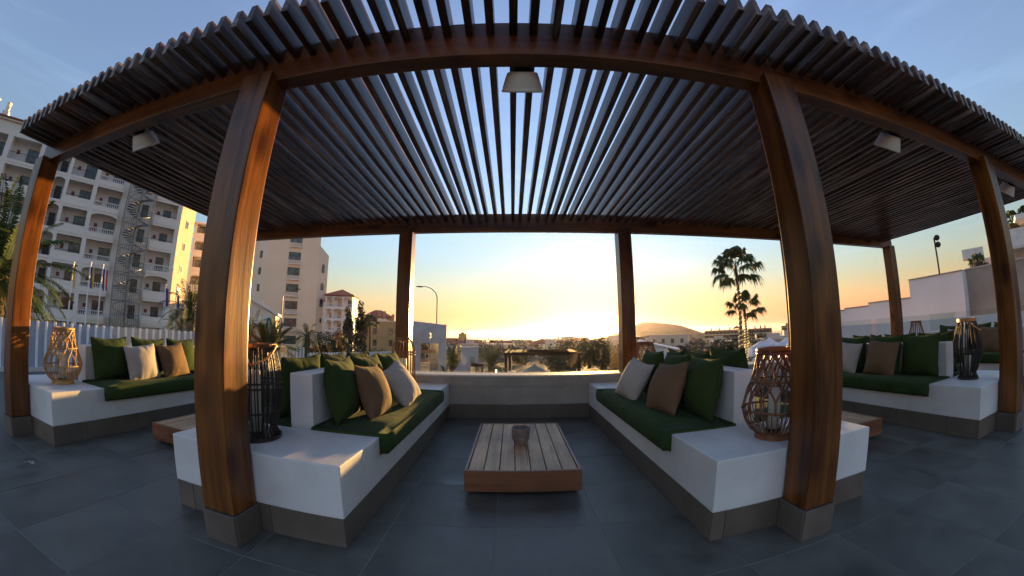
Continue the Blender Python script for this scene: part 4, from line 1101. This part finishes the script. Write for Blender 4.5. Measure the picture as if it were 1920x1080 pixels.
def far_right_flats():
    az = 35.6; D = 210.0; c = az_xy(az, D)
    r = thing('apartment_building', 'long dark balconied apartment block on the horizon behind the two palms', 'building', (c[0], c[1], 0), R(-az))
    zt = 1.0; x0, x1 = -18.7, 18.5
    solid_box(r, 'wall', M['farbrown'], x0, x1, 1.5, 12, -16, zt)
    for k in range(5):
        z = zt-0.4-2.1*k
        solid_box(r, 'balcony_floor', M['farwhite'], x0, x1, 0, 1.5, z-0.25, z+0.15)
        solid_box(r, 'balcony_parapet', M['farbrown'], x0, x1, 0, 0.2, z-2.1+0.16, z-1.35)
        for i in range(18):
            x = x0+2.0*i+0.7; solid_box(r, 'window', M['frame'], x, x+1.1, 1.35, 1.5, z-1.9, z-0.45)
        for i in range(10): solid_box(r, 'pier', M['farbrown'], x0+i*4.1, x0+i*4.1+0.3, 0, 1.5, z-2.0, z-0.25)
    hip_roof(r, -2.5, 1.5, 0, 10, zt+0.5, 1.6, M['roof'])
    for x in (-15, -10.5, -4.5, 4.5, 9.5, 12.5, 15): MB().box(x-0.35, x+0.35, 3, 3.8, zt, zt+1.5).build('chimney', M['farbrown'], r)
    az = 43.4; c = az_xy(az, 190.0)
    r = thing('apartment_building', 'distant brown stepped apartment block beside the right front post', 'building', (c[0], c[1], 0), R(-az))
    solid_box(r, 'wall', M['farbrown'], -4.5, 9, 1.5, 12, -14, 1.6); solid_box(r, 'roof_room', M['farbrown'], -2.5, 4, 3, 9, 1.6, 2.8)
    for k in range(4): solid_box(r, 'balcony_floor', M['farwhite'], -5.0, 9, 0, 1.5, 0.6-2.1*k, 0.95-2.1*k)
far_right_flats()

# ------------------------------------------------------------------ distant town
def house(az, D, w_, h_top, dep, kind, label, group, seed):
    rg = random.Random(seed); c = az_xy(az, D); base = land_h(*c)-2
    r = thing('town_house', label, 'house', (c[0], c[1], 0), R(-az)+rg.uniform(-0.5, 0.5), group)
    wm = M['farwhite'] if kind != 'brown' else M['farbrown']
    solid_box(r, 'wall', wm, -w_/2, w_/2, 0, dep, base, h_top)
    if kind == 'hip': hip_roof(r, -w_/2, w_/2, 0, dep, h_top+0.05, min(w_, dep)*0.22, M['roof'], 0.4)
    else:
        solid_box(r, 'roof_parapet', wm, -w_/2-0.15, w_/2+0.15, -0.15, dep+0.1, h_top, h_top+0.35)
        if rg.random() < 0.7: solid_box(r, 'roof_room', wm, -w_*0.2, w_*0.15, dep*0.3, dep*0.6, h_top+0.35, h_top+1.9)
    nf = max(1, int((h_top-base-1)/3.0)); nw = max(2, int(w_/2.6))
    if D < 330:
        for f in range(min(nf, 3)):
            for i in range(nw):
                x = -w_/2+w_*(i+0.5)/nw; z = h_top-2.4-3.0*f
                solid_box(r, 'window', M['frame'], x-0.5, x+0.5, -0.05, 0.05, z, z+1.4)
    return r
def town():
    rg = random.Random(11)
    sky_t = lambda a: -0.034+ (a+11)*0.00078
    lab = {'flat': 'small pale flat roofed house among the distant town roofs', 'hip': 'small pale house with red hipped roof in the distant town', 'brown': 'small brown flat roofed house in the distant town'}
    for i in range(95):
        az = rg.uniform(-13, 15); D = rg.choice([130, 165, 200, 250, 310, 370, 430])*rg.uniform(.93, 1.07)
        top = 1.48 + D*(sky_t(az) - rg.uniform(0.0, 0.014) - (0.012 if D < 210 else 0))
        base = land_h(*az_xy(az, D)); top = max(top, base+2.8); top = min(top, base+12)
        kind = rg.choice(['flat', 'flat', 'hip', 'brown'])
        house(az, D, rg.uniform(6, 15), top, rg.uniform(7, 12), kind, lab[kind], kind+' houses of the distant town', i)
    # right of the sun, on the slope under the hill
    lab2 = {'flat': 'pale house on the slope below the hill right of the sun', 'hip': 'red roofed house on the slope below the hill', 'brown': 'brown house on the slope below the hill'}
    for i in range(45):
        az = rg.uniform(16, 46); D = rg.choice([120, 160, 220, 280, 330])*rg.uniform(.95, 1.05)
        top = 1.48 - D*(rg.uniform(0.034, 0.055) if 28.5 < az < 43 else rg.uniform(0.012, 0.045))
        if 28.5 < az < 43: D = min(D, 190)
        base = land_h(*az_xy(az, D)); top = min(max(top, base+3), base+11)
        kind = rg.choice(['flat', 'flat', 'hip', 'brown'])
        house(az, D, rg.uniform(6, 13), top, rg.uniform(7, 12), kind, lab2[kind], kind+' houses of the slope', 200+i)
    az = -8.0; D = 420.0; c = az_xy(az, D)
    r = thing('tower_block', 'lone brown tower block standing against the sea', 'building', (c[0], c[1], 0), R(-az))
    solid_box(r, 'wall', M['farbrown'], -4.9, 4.9, 0, 9, -24, 1.8); solid_box(r, 'roof_room', M['farbrown'], -2, 2, 2, 6, 1.8, 3.4)
    for k in range(7): 
        for j in range(4): solid_box(r, 'window', M['frame'], -4.2+j*2.3, -2.9+j*2.3, -0.06, 0.05, 0.0-2.2*k-1.5, -2.2*k)
    # long flat roofed blocks on the skyline
    for j, (a0, a1, t, D, lab) in enumerate(((-2.9, 3.0, -0.024, 300, 'long white town block on the skyline left of the sun'), (4.3, 6.6, -0.020, 280, 'pale skyline block near the middle of the distant town'), (6.5, 13.0, -0.0150, 260, 'long low skyline block directly left of the sun glow'))):
        az = (a0+a1)/2; w_ = math.radians(a1-a0)*D; top = 1.48+t*D
        r = house(az, D, w_, top, 12, 'flat', lab, None, 900+j)
        for q in range(3): solid_box(r, 'chimney', M['farbrown'], -w_*0.35+q*w_*0.3, -w_*0.35+q*w_*0.3+0.9, 3, 4, top, top+1.8)
    # near white roof triangle and white awnings on the right
    c = az_xy(23.5, 46.0)
    r = thing('pool_house', 'white mono-pitch roofed pool house right of the sun glow', 'house', (c[0], c[1], 0), R(-23.5))
    MB().prism([(-2.6, -3.4), (2.2, -3.4), (2.2, -0.85), (-2.6, 0.25)], 0, 4, 'Y').build('wall', M['whitewall'], r)
    MB().prism([(-2.8, 0.28), (2.5, -0.95), (2.5, -0.80), (-2.8, 0.45)], -0.3, 4.3, 'Y').build('roof', M['tent'], r)
    for i, (az, D, z, w_, lab) in enumerate(((37.6, 52, -0.95, 1.6, 'nearest'), (38.9, 60, -0.55, 1.7, 'second'), (40.2, 66, -0.35, 1.8, 'third'), (41.6, 56, -0.75, 1.6, 'fourth'), (42.9, 64, -0.3, 1.8, 'fifth'), (44.3, 58, -0.2, 1.8, 'sixth'), (39.4, 48, -1.35, 1.5, 'lowest'), (42.0, 47, -1.5, 1.6, 'lower right'))):
        c = az_xy(az, D); r = thing('white_tent', '%s peaked white tent roof right of the tall palms' % lab, 'tent', (c[0], c[1], 0), R(-az), 'white peaked tent roofs')
        mb = MB(); b = mb.bm; ap = b.verts.new((0, 0, z)); q = [b.verts.new(p) for p in ((-w_, -w_, z-1.1), (w_, -w_, z-1.1), (w_, w_, z-1.1), (-w_, w_, z-1.1))]
        for k in range(4): b.faces.new((ap, q[k], q[(k+1) % 4]))
        mb.box(-w_, w_, -w_, w_, z-1.3, z-1.104)
        mb.build('canopy', M['tent'], r)
        for sx in (-1, 1): MB().tube([(sx*w_*0.95, -w_*0.95, -4.5), (sx*w_*0.95, -w_*0.95, z-1.2)], 0.05, 6).build('pole', M['galv'], r)
town()

# ------------------------------------------------------------------ plants
def leaf_cloud(name, m, lumps, n, size, parent, seed, flat=0.0):
    """many small leaf faces through the volume of overlapping lumps (x, y, z, rx, ry, rz)"""
    rg = random.Random(seed); V = []; F = []
    vol = [a[3]*a[4]*a[5] for a in lumps]; tot = sum(vol)
    for (cx_, cy_, cz_, rx, ry, rz_), vv in zip(lumps, vol):
        for _ in range(max(8, int(n*vv/tot))):
            while True:
                p = Vector((rg.uniform(-1, 1), rg.uniform(-1, 1), rg.uniform(-1, 1)))
                l_ = p.length
                if 0.35 < l_ < 1: break
            if noise.noise(Vector((p.x*1.9+cx_, p.y*1.9+cy_, p.z*1.9+cz_))) < -0.12: continue
            c = Vector((cx_+p.x*rx, cy_+p.y*ry, cz_+p.z*rz_))
            d = Vector((rg.gauss(0, 1), rg.gauss(0, 1), rg.gauss(0, 0.7))).normalized(); u = d.cross(Vector((rg.gauss(0, 1), rg.gauss(0, 1), 1))).normalized()
            s = size*rg.uniform(0.6, 1.3); i = len(V)
            V += [c-d*s, c+u*s*0.42, c+d*s, c-u*s*0.42]; F.append((i, i+1, i+2, i+3))
    return link(name, fast_mesh(name, [tuple(v) for v in V], F), m, parent)
def feather_frond(V, F, base, az, el, L_, droop, nl, lw, ll, rg):
    """arched rachis with two rows of leaflets"""
    d = Vector((math.cos(az)*math.cos(el), math.sin(az)*math.cos(el), math.sin(el)))
    side = Vector((-math.sin(az), math.cos(az), 0))
    P = []; p = Vector(base); dd = d.copy()
    st = L_/nl
    for i in range(nl+1):
        P.append(p.copy()); p = p+dd*st; dd.z -= droop/nl*(0.4+1.4*i/nl); dd.normalize()
    # rachis
    for i in range(nl):
        a, b = P[i], P[i+1]; w0 = 0.035*(1-i/nl)+0.006; k = len(V)
        V += [a-side*w0, a+side*w0, b+side*w0*0.9, b-side*w0*0.9]; F.append((k, k+1, k+2, k+3))
    for i in range(2, nl):
        t = i/nl; l_ = ll*math.sin(PI*min(1, 0.12+0.86*t))**0.6*rg.uniform(0.85, 1.1)
        tan_ = (P[i+1]-P[i]).normalized(); up = tan_.cross(side); up.normalize()
        for sg in (-1, 1):
            dirn = (side*sg*0.85+tan_*0.62+Vector((0, 0, 0.25-0.55*t+rg.uniform(-.1, .1)))).normalized()
            q = P[i]; tip = q+dirn*l_+Vector((0, 0, -0.25*l_*rg.uniform(.4, 1.2))); mid = q+dirn*l_*0.5
            wv = tan_*lw; k = len(V)
            V += [q-wv*0.6, mid-wv, tip, mid+wv]; F.append((k, k+1, k+2, k+3))
def feather_palm(az, D, zc, L_, nf, label, trunk_r=0.3, seed=1, group=None, elr=(-0.5, 1.4), nl=26, ll=None, off=0, tz=GZ, droop=1.5, azr=None, lwf=0.012):
    c = az_xy(az, D); r = thing('palm_tree', label, 'palm', (c[0], c[1], 0), 0, group)
    rg = random.Random(seed)
    prof = []; z = tz; k = 0
    while z < zc: prof.append((trunk_r*(1.0+0.10*(k % 2))*(1+0.25*max(0, (z-zc+1.2))), z)); z += 0.13; k += 1
    prof.append((trunk_r*0.6, zc+0.15))
    MB().lathe(prof, n=12).build('trunk', M['bark'], r)
    V = []; F = []
    for i in range(nf):
        a = i*2.399963+rg.uniform(-.2, .2); el = elr[1]+(elr[0]-elr[1])*(i/nf)**0.9+rg.uniform(-.1, .1)
        feather_frond(V, F, (math.cos(a)*trunk_r*0.6, math.sin(a)*trunk_r*0.6, zc+rg.uniform(-.1, .15)), a, el, L_*rg.uniform(.85, 1.1), droop*rg.uniform(.8, 1.2), nl, L_*lwf, (ll or L_*0.22), rg)
    link('crown', fast_mesh('crown', [tuple(v) for v in V], F), M['frond'], r)
    return r
def fan_palm(az, D, zc, Rf, label, seed, lights=False, trunk_r=0.20, z0=GZ, nf=26, dead=True):
    c = az_xy(az, D); r = thing('fan_palm', label, 'palm', (c[0], c[1], 0), 0, None)
    rg = random.Random(seed); lean = 0.12
    pts = [(lean*math.sin(PI*i/18)*1.5, 0, z0+(zc-z0)*i/18) for i in range(19)]
    MB().tube(pts, [trunk_r*(1.25-0.4*i/18) for i in range(19)], 10).build('trunk', M['bark'], r, smooth=True)
    V = []; F = []
    for i in range(nf):
        a = i*2.399963+rg.uniform(-.3, .3); el = 1.45-1.85*(i/nf)+rg.uniform(-.12, .12)
        d = Vector((math.cos(a)*math.cos(el), math.sin(a)*math.cos(el), math.sin(el)))
        ps = Rf*rg.uniform(0.48, 0.66)*(0.75+0.25*math.cos(el)); o = Vector((0, 0, zc)); hub = o+d*ps+Vector((0, 0, -0.12*ps))
        sd_ = Vector((-math.sin(a), math.cos(a), 0)); k = len(V)
        V += [o-sd_*0.05, o+sd_*0.05, hub+sd_*0.035, hub-sd_*0.035]; F.append((k, k+1, k+2, k+3))
        up = d.cross(sd_).normalized()*-1; nl = 26
        for j in range(nl):
            ph = -1.75+3.5*j/(nl-1)
            dr = (d*math.cos(ph)+sd_*math.sin(ph)*0.95+up*(0.22*(1-abs(math.cos(ph)))+rg.uniform(-.10, .10))).normalized()
            l_ = Rf*0.47*(0.72+0.28*math.cos(ph))*rg.uniform(.9, 1.05)
            mid = hub+dr*l_*0.55+Vector((0, 0, -0.05*l_)); tip = hub+dr*l_*0.92+Vector((0, 0, -0.62*l_*rg.uniform(.6, 1.4)))
            wv = (dr.cross(up)).normalized()*l_*0.085; k = len(V)
            V += [hub, mid-wv, tip, mid+wv]; F.append((k, k+1, k+2, k+3))
    link('crown', fast_mesh('crown', [tuple(v) for v in V], F), M['frond'], r)
    if dead:
        V = []; F = []
        for i in range(40):
            a = rg.uniform(0, 2*PI); z = zc-rg.uniform(0.1, Rf*0.35); o = Vector((math.cos(a)*trunk_r, math.sin(a)*trunk_r, z)); t_ = o+Vector((math.cos(a)*rg.uniform(.05, .4), math.sin(a)*rg.uniform(.05, .4), -rg.uniform(.3, .8))); s_ = Vector((-math.sin(a), math.cos(a), 0))*0.05; k = len(V)
            V += [o-s_, o+s_, t_]; F.append((k, k+1, k+2))
        link('dead_skirt', fast_mesh('dead_skirt', [tuple(v) for v in V], F), M['bark'], r)
    if lights:
        mb = MB(); n = 110; zt = zc-Rf*0.55
        for i in range(n):
            t = i/n; a = i*0.9; z = -2.6+(zt+2.6)*t; rr = trunk_r*1.25
            p = Vector((math.cos(a)*rr+lean*1.5*math.sin(PI*((z-z0)/(zc-z0))), math.sin(a)*rr, z)); s = 0.026
            mb.lathe([(0.001, -s), (s, 0), (0.001, s)], n=4, c=p)
        tag(mb.build('string_lights', M['flame'], r), kind='stuff')
    return r
def cypress(az, D, ztop, rad, z0, label, seed):
    c = az_xy(az, D); r = thing('cypress_tree', label, 'cypress', (c[0], c[1], 0))
    MB().tube([(0, 0, z0), (0, 0, ztop-1)], [0.16, 0.05], 8).build('trunk', M['bark'], r)
    lumps = []; rg = random.Random(seed); n = 9
    for i in range(n):
        t = i/(n-1); z = z0+0.8+(ztop-z0-1.4)*t; q = rad*(0.75+0.5*math.sin(PI*min(1, t*0.9+0.15)))*(1 if t < .8 else 0.8)
        lumps.append((rg.uniform(-.15, .15)*rad, rg.uniform(-.15, .15)*rad, z, q, q, (ztop-z0)/n*0.95))
    leaf_cloud('crown', M['cypress'], lumps, 11000, rad*0.19, r, seed)
def bush(az, D, zc, rx, rz_, label, m, n, size, seed, name='shrub', cat='shrub', group=None, z0=None):
    c = az_xy(az, D); r = thing(name, label, cat, (c[0], c[1], 0), 0, group); rg = random.Random(seed)
    z0 = GZ if z0 is None else z0
    lumps = []
    for i in range(7):
        a = rg.uniform(0, 2*PI); q = rg.uniform(0, 0.55); lumps.append((math.cos(a)*q*rx, math.sin(a)*q*rx, zc+rg.uniform(-.45, .45)*rz_, rx*rg.uniform(.4, .62), rx*rg.uniform(.4, .62), rz_*rg.uniform(.4, .62)))
    mb = MB(); mb.tube([(0, 0, z0), (0, 0, zc-rz_*0.2)], [rx*0.07+0.04, rx*0.03+0.02], 7)
    for l_ in lumps[:5]: mb.tube([(0, 0, zc-rz_*0.5), (l_[0]*0.8, l_[1]*0.8, l_[2])], [rx*0.03+0.02, 0.015], 5)
    mb.build('trunk', M['bark'], r)
    leaf_cloud('crown', m, lumps, n, size, r, seed)
    return r
def plants():
    feather_palm(-75.0, 17.0, 2.5, 3.2, 60, 'big feather palm at the far left behind the leftmost post', 0.45, 3, droop=1.25, elr=(-0.7, 1.45), nl=60, ll=0.48, lwf=0.008)
    feather_palm(-49.6, 30.0, 2.4, 2.6, 34, 'feather palm with arching fronds just left of the left front post', 0.32, 5)
    feather_palm(-50.8, 24.0, 1.2, 1.3, 20, 'small dark feather palm low behind the glass left of the front post', 0.16, 6)
    feather_palm(-38.2, 16.5, 0.60, 1.45, 38, 'low stiff cycad palm behind the black lantern', 0.22, 8, elr=(0.05, 1.45), droop=0.7, tz=-1, nl=40, lwf=0.016, ll=0.24)
    feather_palm(-41.2, 30.0, 0.8, 2.2, 26, 'reddish lit feather palm beside the left front post', 0.22, 9)
    feather_palm(-32.5, 24.0, 1.05, 1.15, 24, 'slender feather palm in front of the peach tower', 0.14, 10, droop=2.0)
    feather_palm(-3.4, 37.0, -1.9, 2.3, 40, 'round dark feather palm right of the white concrete block', 0.3, 12, elr=(-0.1, 1.45), droop=1.1)
    feather_palm(-9.6, 36.0, -1.6, 2.0, 36, 'dark feather palm left of the white concrete block', 0.3, 13, elr=(-0.1, 1.45), droop=1.1)
    feather_palm(-11.0, 27.0, -1.7, 1.0, 22, 'small feather palm at the right foot of the concrete portal', 0.12, 14)
    feather_palm(28.6, 44.0, -1.4, 1.4, 26, 'small feather palm right of the white pool house', 0.16, 15)
    feather_palm(38.7, 46.0, -1.55, 1.0, 22, 'small feather palm among the white tents', 0.14, 16)
    fan_palm(35.8, 45.0, 8.6, 3.9, 'tall fan palm with string lights wound round its trunk', 21, True, nf=20)
    fan_palm(36.6, 47.0, 4.1, 2.9, 'shorter fan palm standing close behind the tall one', 22, True, 0.17, nf=17)
    fan_palm(-22.9, 70.0, 3.6, 2.1, 'fan palm beside the taller dark cypress', 23, False, 0.2, z0=-5, nf=22)
    fan_palm(69.1, 36.0, 5.0, 1.0, 'small fan palm peeping over the taupe wall at the right', 24, False, 0.45, z0=0, nf=12)
    fan_palm(74.1, 40.0, 7.9, 1.5, 'left fan palm on the roof terrace at the far right', 25, False, 0.5, z0=4, nf=14)
    fan_palm(75.8, 41.0, 8.2, 1.5, 'right fan palm on the roof terrace at the far right', 26, False, 0.5, z0=4, nf=14)
    cypress(-26.2, 66.0, 5.6, 0.95, -4, 'shorter dark cypress left of the pair', 31)
    cypress(-24.3, 64.0, 6.5, 1.05, -4, 'taller dark cypress right of the pair', 32)
    bush(-29.2, 26.0, 0.35, 1.5, 1.5, 'dense dark shrub below the peach tower', M['leaf'], 5000, 0.085, 41)
    bush(-27.6, 27.0, 0.25, 1.1, 1.9, 'upright reddish leaved shrub in front of the white arcaded block', M['olive'], 4200, 0.075, 42)
    bush(-31.5, 30.0, -0.4, 1.6, 1.1, 'low wide shrub right of the slender feather palm', M['leaf'], 4200, 0.085, 43)
    bush(-25.0, 34.0, -0.9, 2.4, 1.6, 'broad dark shrub under the cypresses', M['leaf'], 5200, 0.11, 44)
    bush(-21.6, 36.0, -1.3, 2.2, 1.3, 'wide low shrub below the ochre villa', M['leaf'], 4600, 0.11, 46)
    bush(-35.2, 24.0, -0.55, 1.6, 1.1, 'low leafy shrub behind the corrugated fence step', M['leaf'], 3600, 0.08, 45)
    bush(0.9, 62.0, -2.6, 2.9, 1.7, 'round dark tree behind the garden pergola', M['olive'], 6000, 0.17, 47, 'garden_tree', 'tree')
    for i, (az, D, zt, rx, rz_) in enumerate(((7.4, 42, -2.3, 2.6, 1.9), (9.8, 44, -1.7, 2.8, 2.4), (12.3, 47, -1.5, 3.4, 2.9), (14.4, 45, -1.4, 3.0, 2.6), (16.8, 44, -1.8, 2.9, 2.4), (19.0, 42, -2.0, 2.4, 2.0))):
        bush(az, D, zt, rx, rz_, '%s rounded olive tree in the sun glow by the right rear post' % ['leftmost', 'second', 'third', 'fourth', 'fifth', 'rightmost'][i], M['olive'], 7500, 0.15, 50+i, 'garden_tree', 'tree', 'olive trees below the sun')
    for i, (az, D, zt, rx, rz_) in enumerate(((31.6, 60, -2.4, 3.0, 1.9), (33.4, 64, -1.9, 3.0, 2.2), (35.0, 70, -2.3, 2.6, 1.8), (27.0, 80, -3.4, 3.2, 1.8), (40.5, 90, -3.2, 3.4, 1.8))):
        bush(az, D, zt, rx, rz_, '%s green tree in front of the long dark apartment block' % ['first', 'second', 'third', 'fourth', 'fifth'][i], M['leaf'], 6500, 0.18, 60+i, 'garden_tree', 'tree', 'trees before the long apartment block')
    # scattered far trees: a mass nobody could count
    rg = random.Random(5); lumps = []
    for i in range(420):
        az = rg.uniform(-16, 47); D = rg.uniform(75, 420); c = az_xy(az, D); h = land_h(*c); s = rg.uniform(1.2, 3.2)
        lumps.append((c[0], c[1], h+s*0.7, s*1.2, s*1.2, s))
    o = leaf_cloud('distant_trees', M['olive'], lumps, 60000, 0.42, None, 5); tag(o, 'scattered dark treetops between the distant town houses', 'trees', kind='stuff')
    # broad yellow leaf at the left edge
    c = az_xy(-76.8, 7.6); r = thing('broad_leaf_plant', 'broad yellow green leaf poking in at the left edge', 'plant', (c[0], c[1], 0), 0)
    def blade(p0, p1, w_, up=0.3):
        p0 = Vector(p0); p1 = Vector(p1); d = p1-p0; s_ = d.cross(Vector((0.3, 0.2, 1))).normalized(); V = []; F = []; n = 10
        for i in range(n+1):
            t = i/n; q = p0+d*t+Vector((0, 0, up*math.sin(PI*t)*0.5)); ww = w_*math.sin(PI*min(1, 0.05+t*0.95))**0.7
            V += [tuple(q-s_*ww), tuple(q+Vector((0, 0, -0.03))), tuple(q+s_*ww)]
        for i in range(n):
            a = i*3; F += [(a, a+1, a+4, a+3), (a+1, a+2, a+5, a+4)]
        link('leaf', fast_mesh('leaf', V, F, True), M['banana'], r)
    blade((-0.25, -0.75, 2.20), (0.08, 0.34, 2.60), 0.085); blade((-0.3, -0.8, 2.2), (-0.75, -0.3, 2.9), 0.09); blade((-0.3, -0.8, 2.2), (-0.9, -1.5, 2.8), 0.09)
    MB().tube([(-0.4, -0.9, 0.0), (-0.28, -0.78, 2.22)], 0.03, 6).build('stem', M['frond'], r)
    MB().lathe([(0.18, 0), (0.25, 0.02), (0.28, 0.5), (0.25, 0.5), (0.2, 0.45)], n=20, c=(-0.4, -0.9, 0.0)).build('planter', M['pot'], r)
plants()
# ------------------------------------------------------------------ outer ground of the terrace

# ------------------------------------------------------------------ air
def build_haze():
    o = MB().box(-12000, 12000, -12000, 12000, -104, 44).build('haze', None)
    m = bpy.data.materials.new('thin_evening_haze'); m.use_nodes = True; t = m.node_tree; t.nodes.clear()
    ou = t.nodes.new('ShaderNodeOutputMaterial'); v = t.nodes.new('ShaderNodeVolumePrincipled')
    v.inputs['Color'].default_value = (0.90, 0.82, 0.92, 1); v.inputs['Density'].default_value = 0.00006; v.inputs['Anisotropy'].default_value = 0.80
    t.links.new(v.outputs[0], ou.inputs['Volume']); o.data.materials.append(m)
    tag(o, kind='stuff')
build_haze()
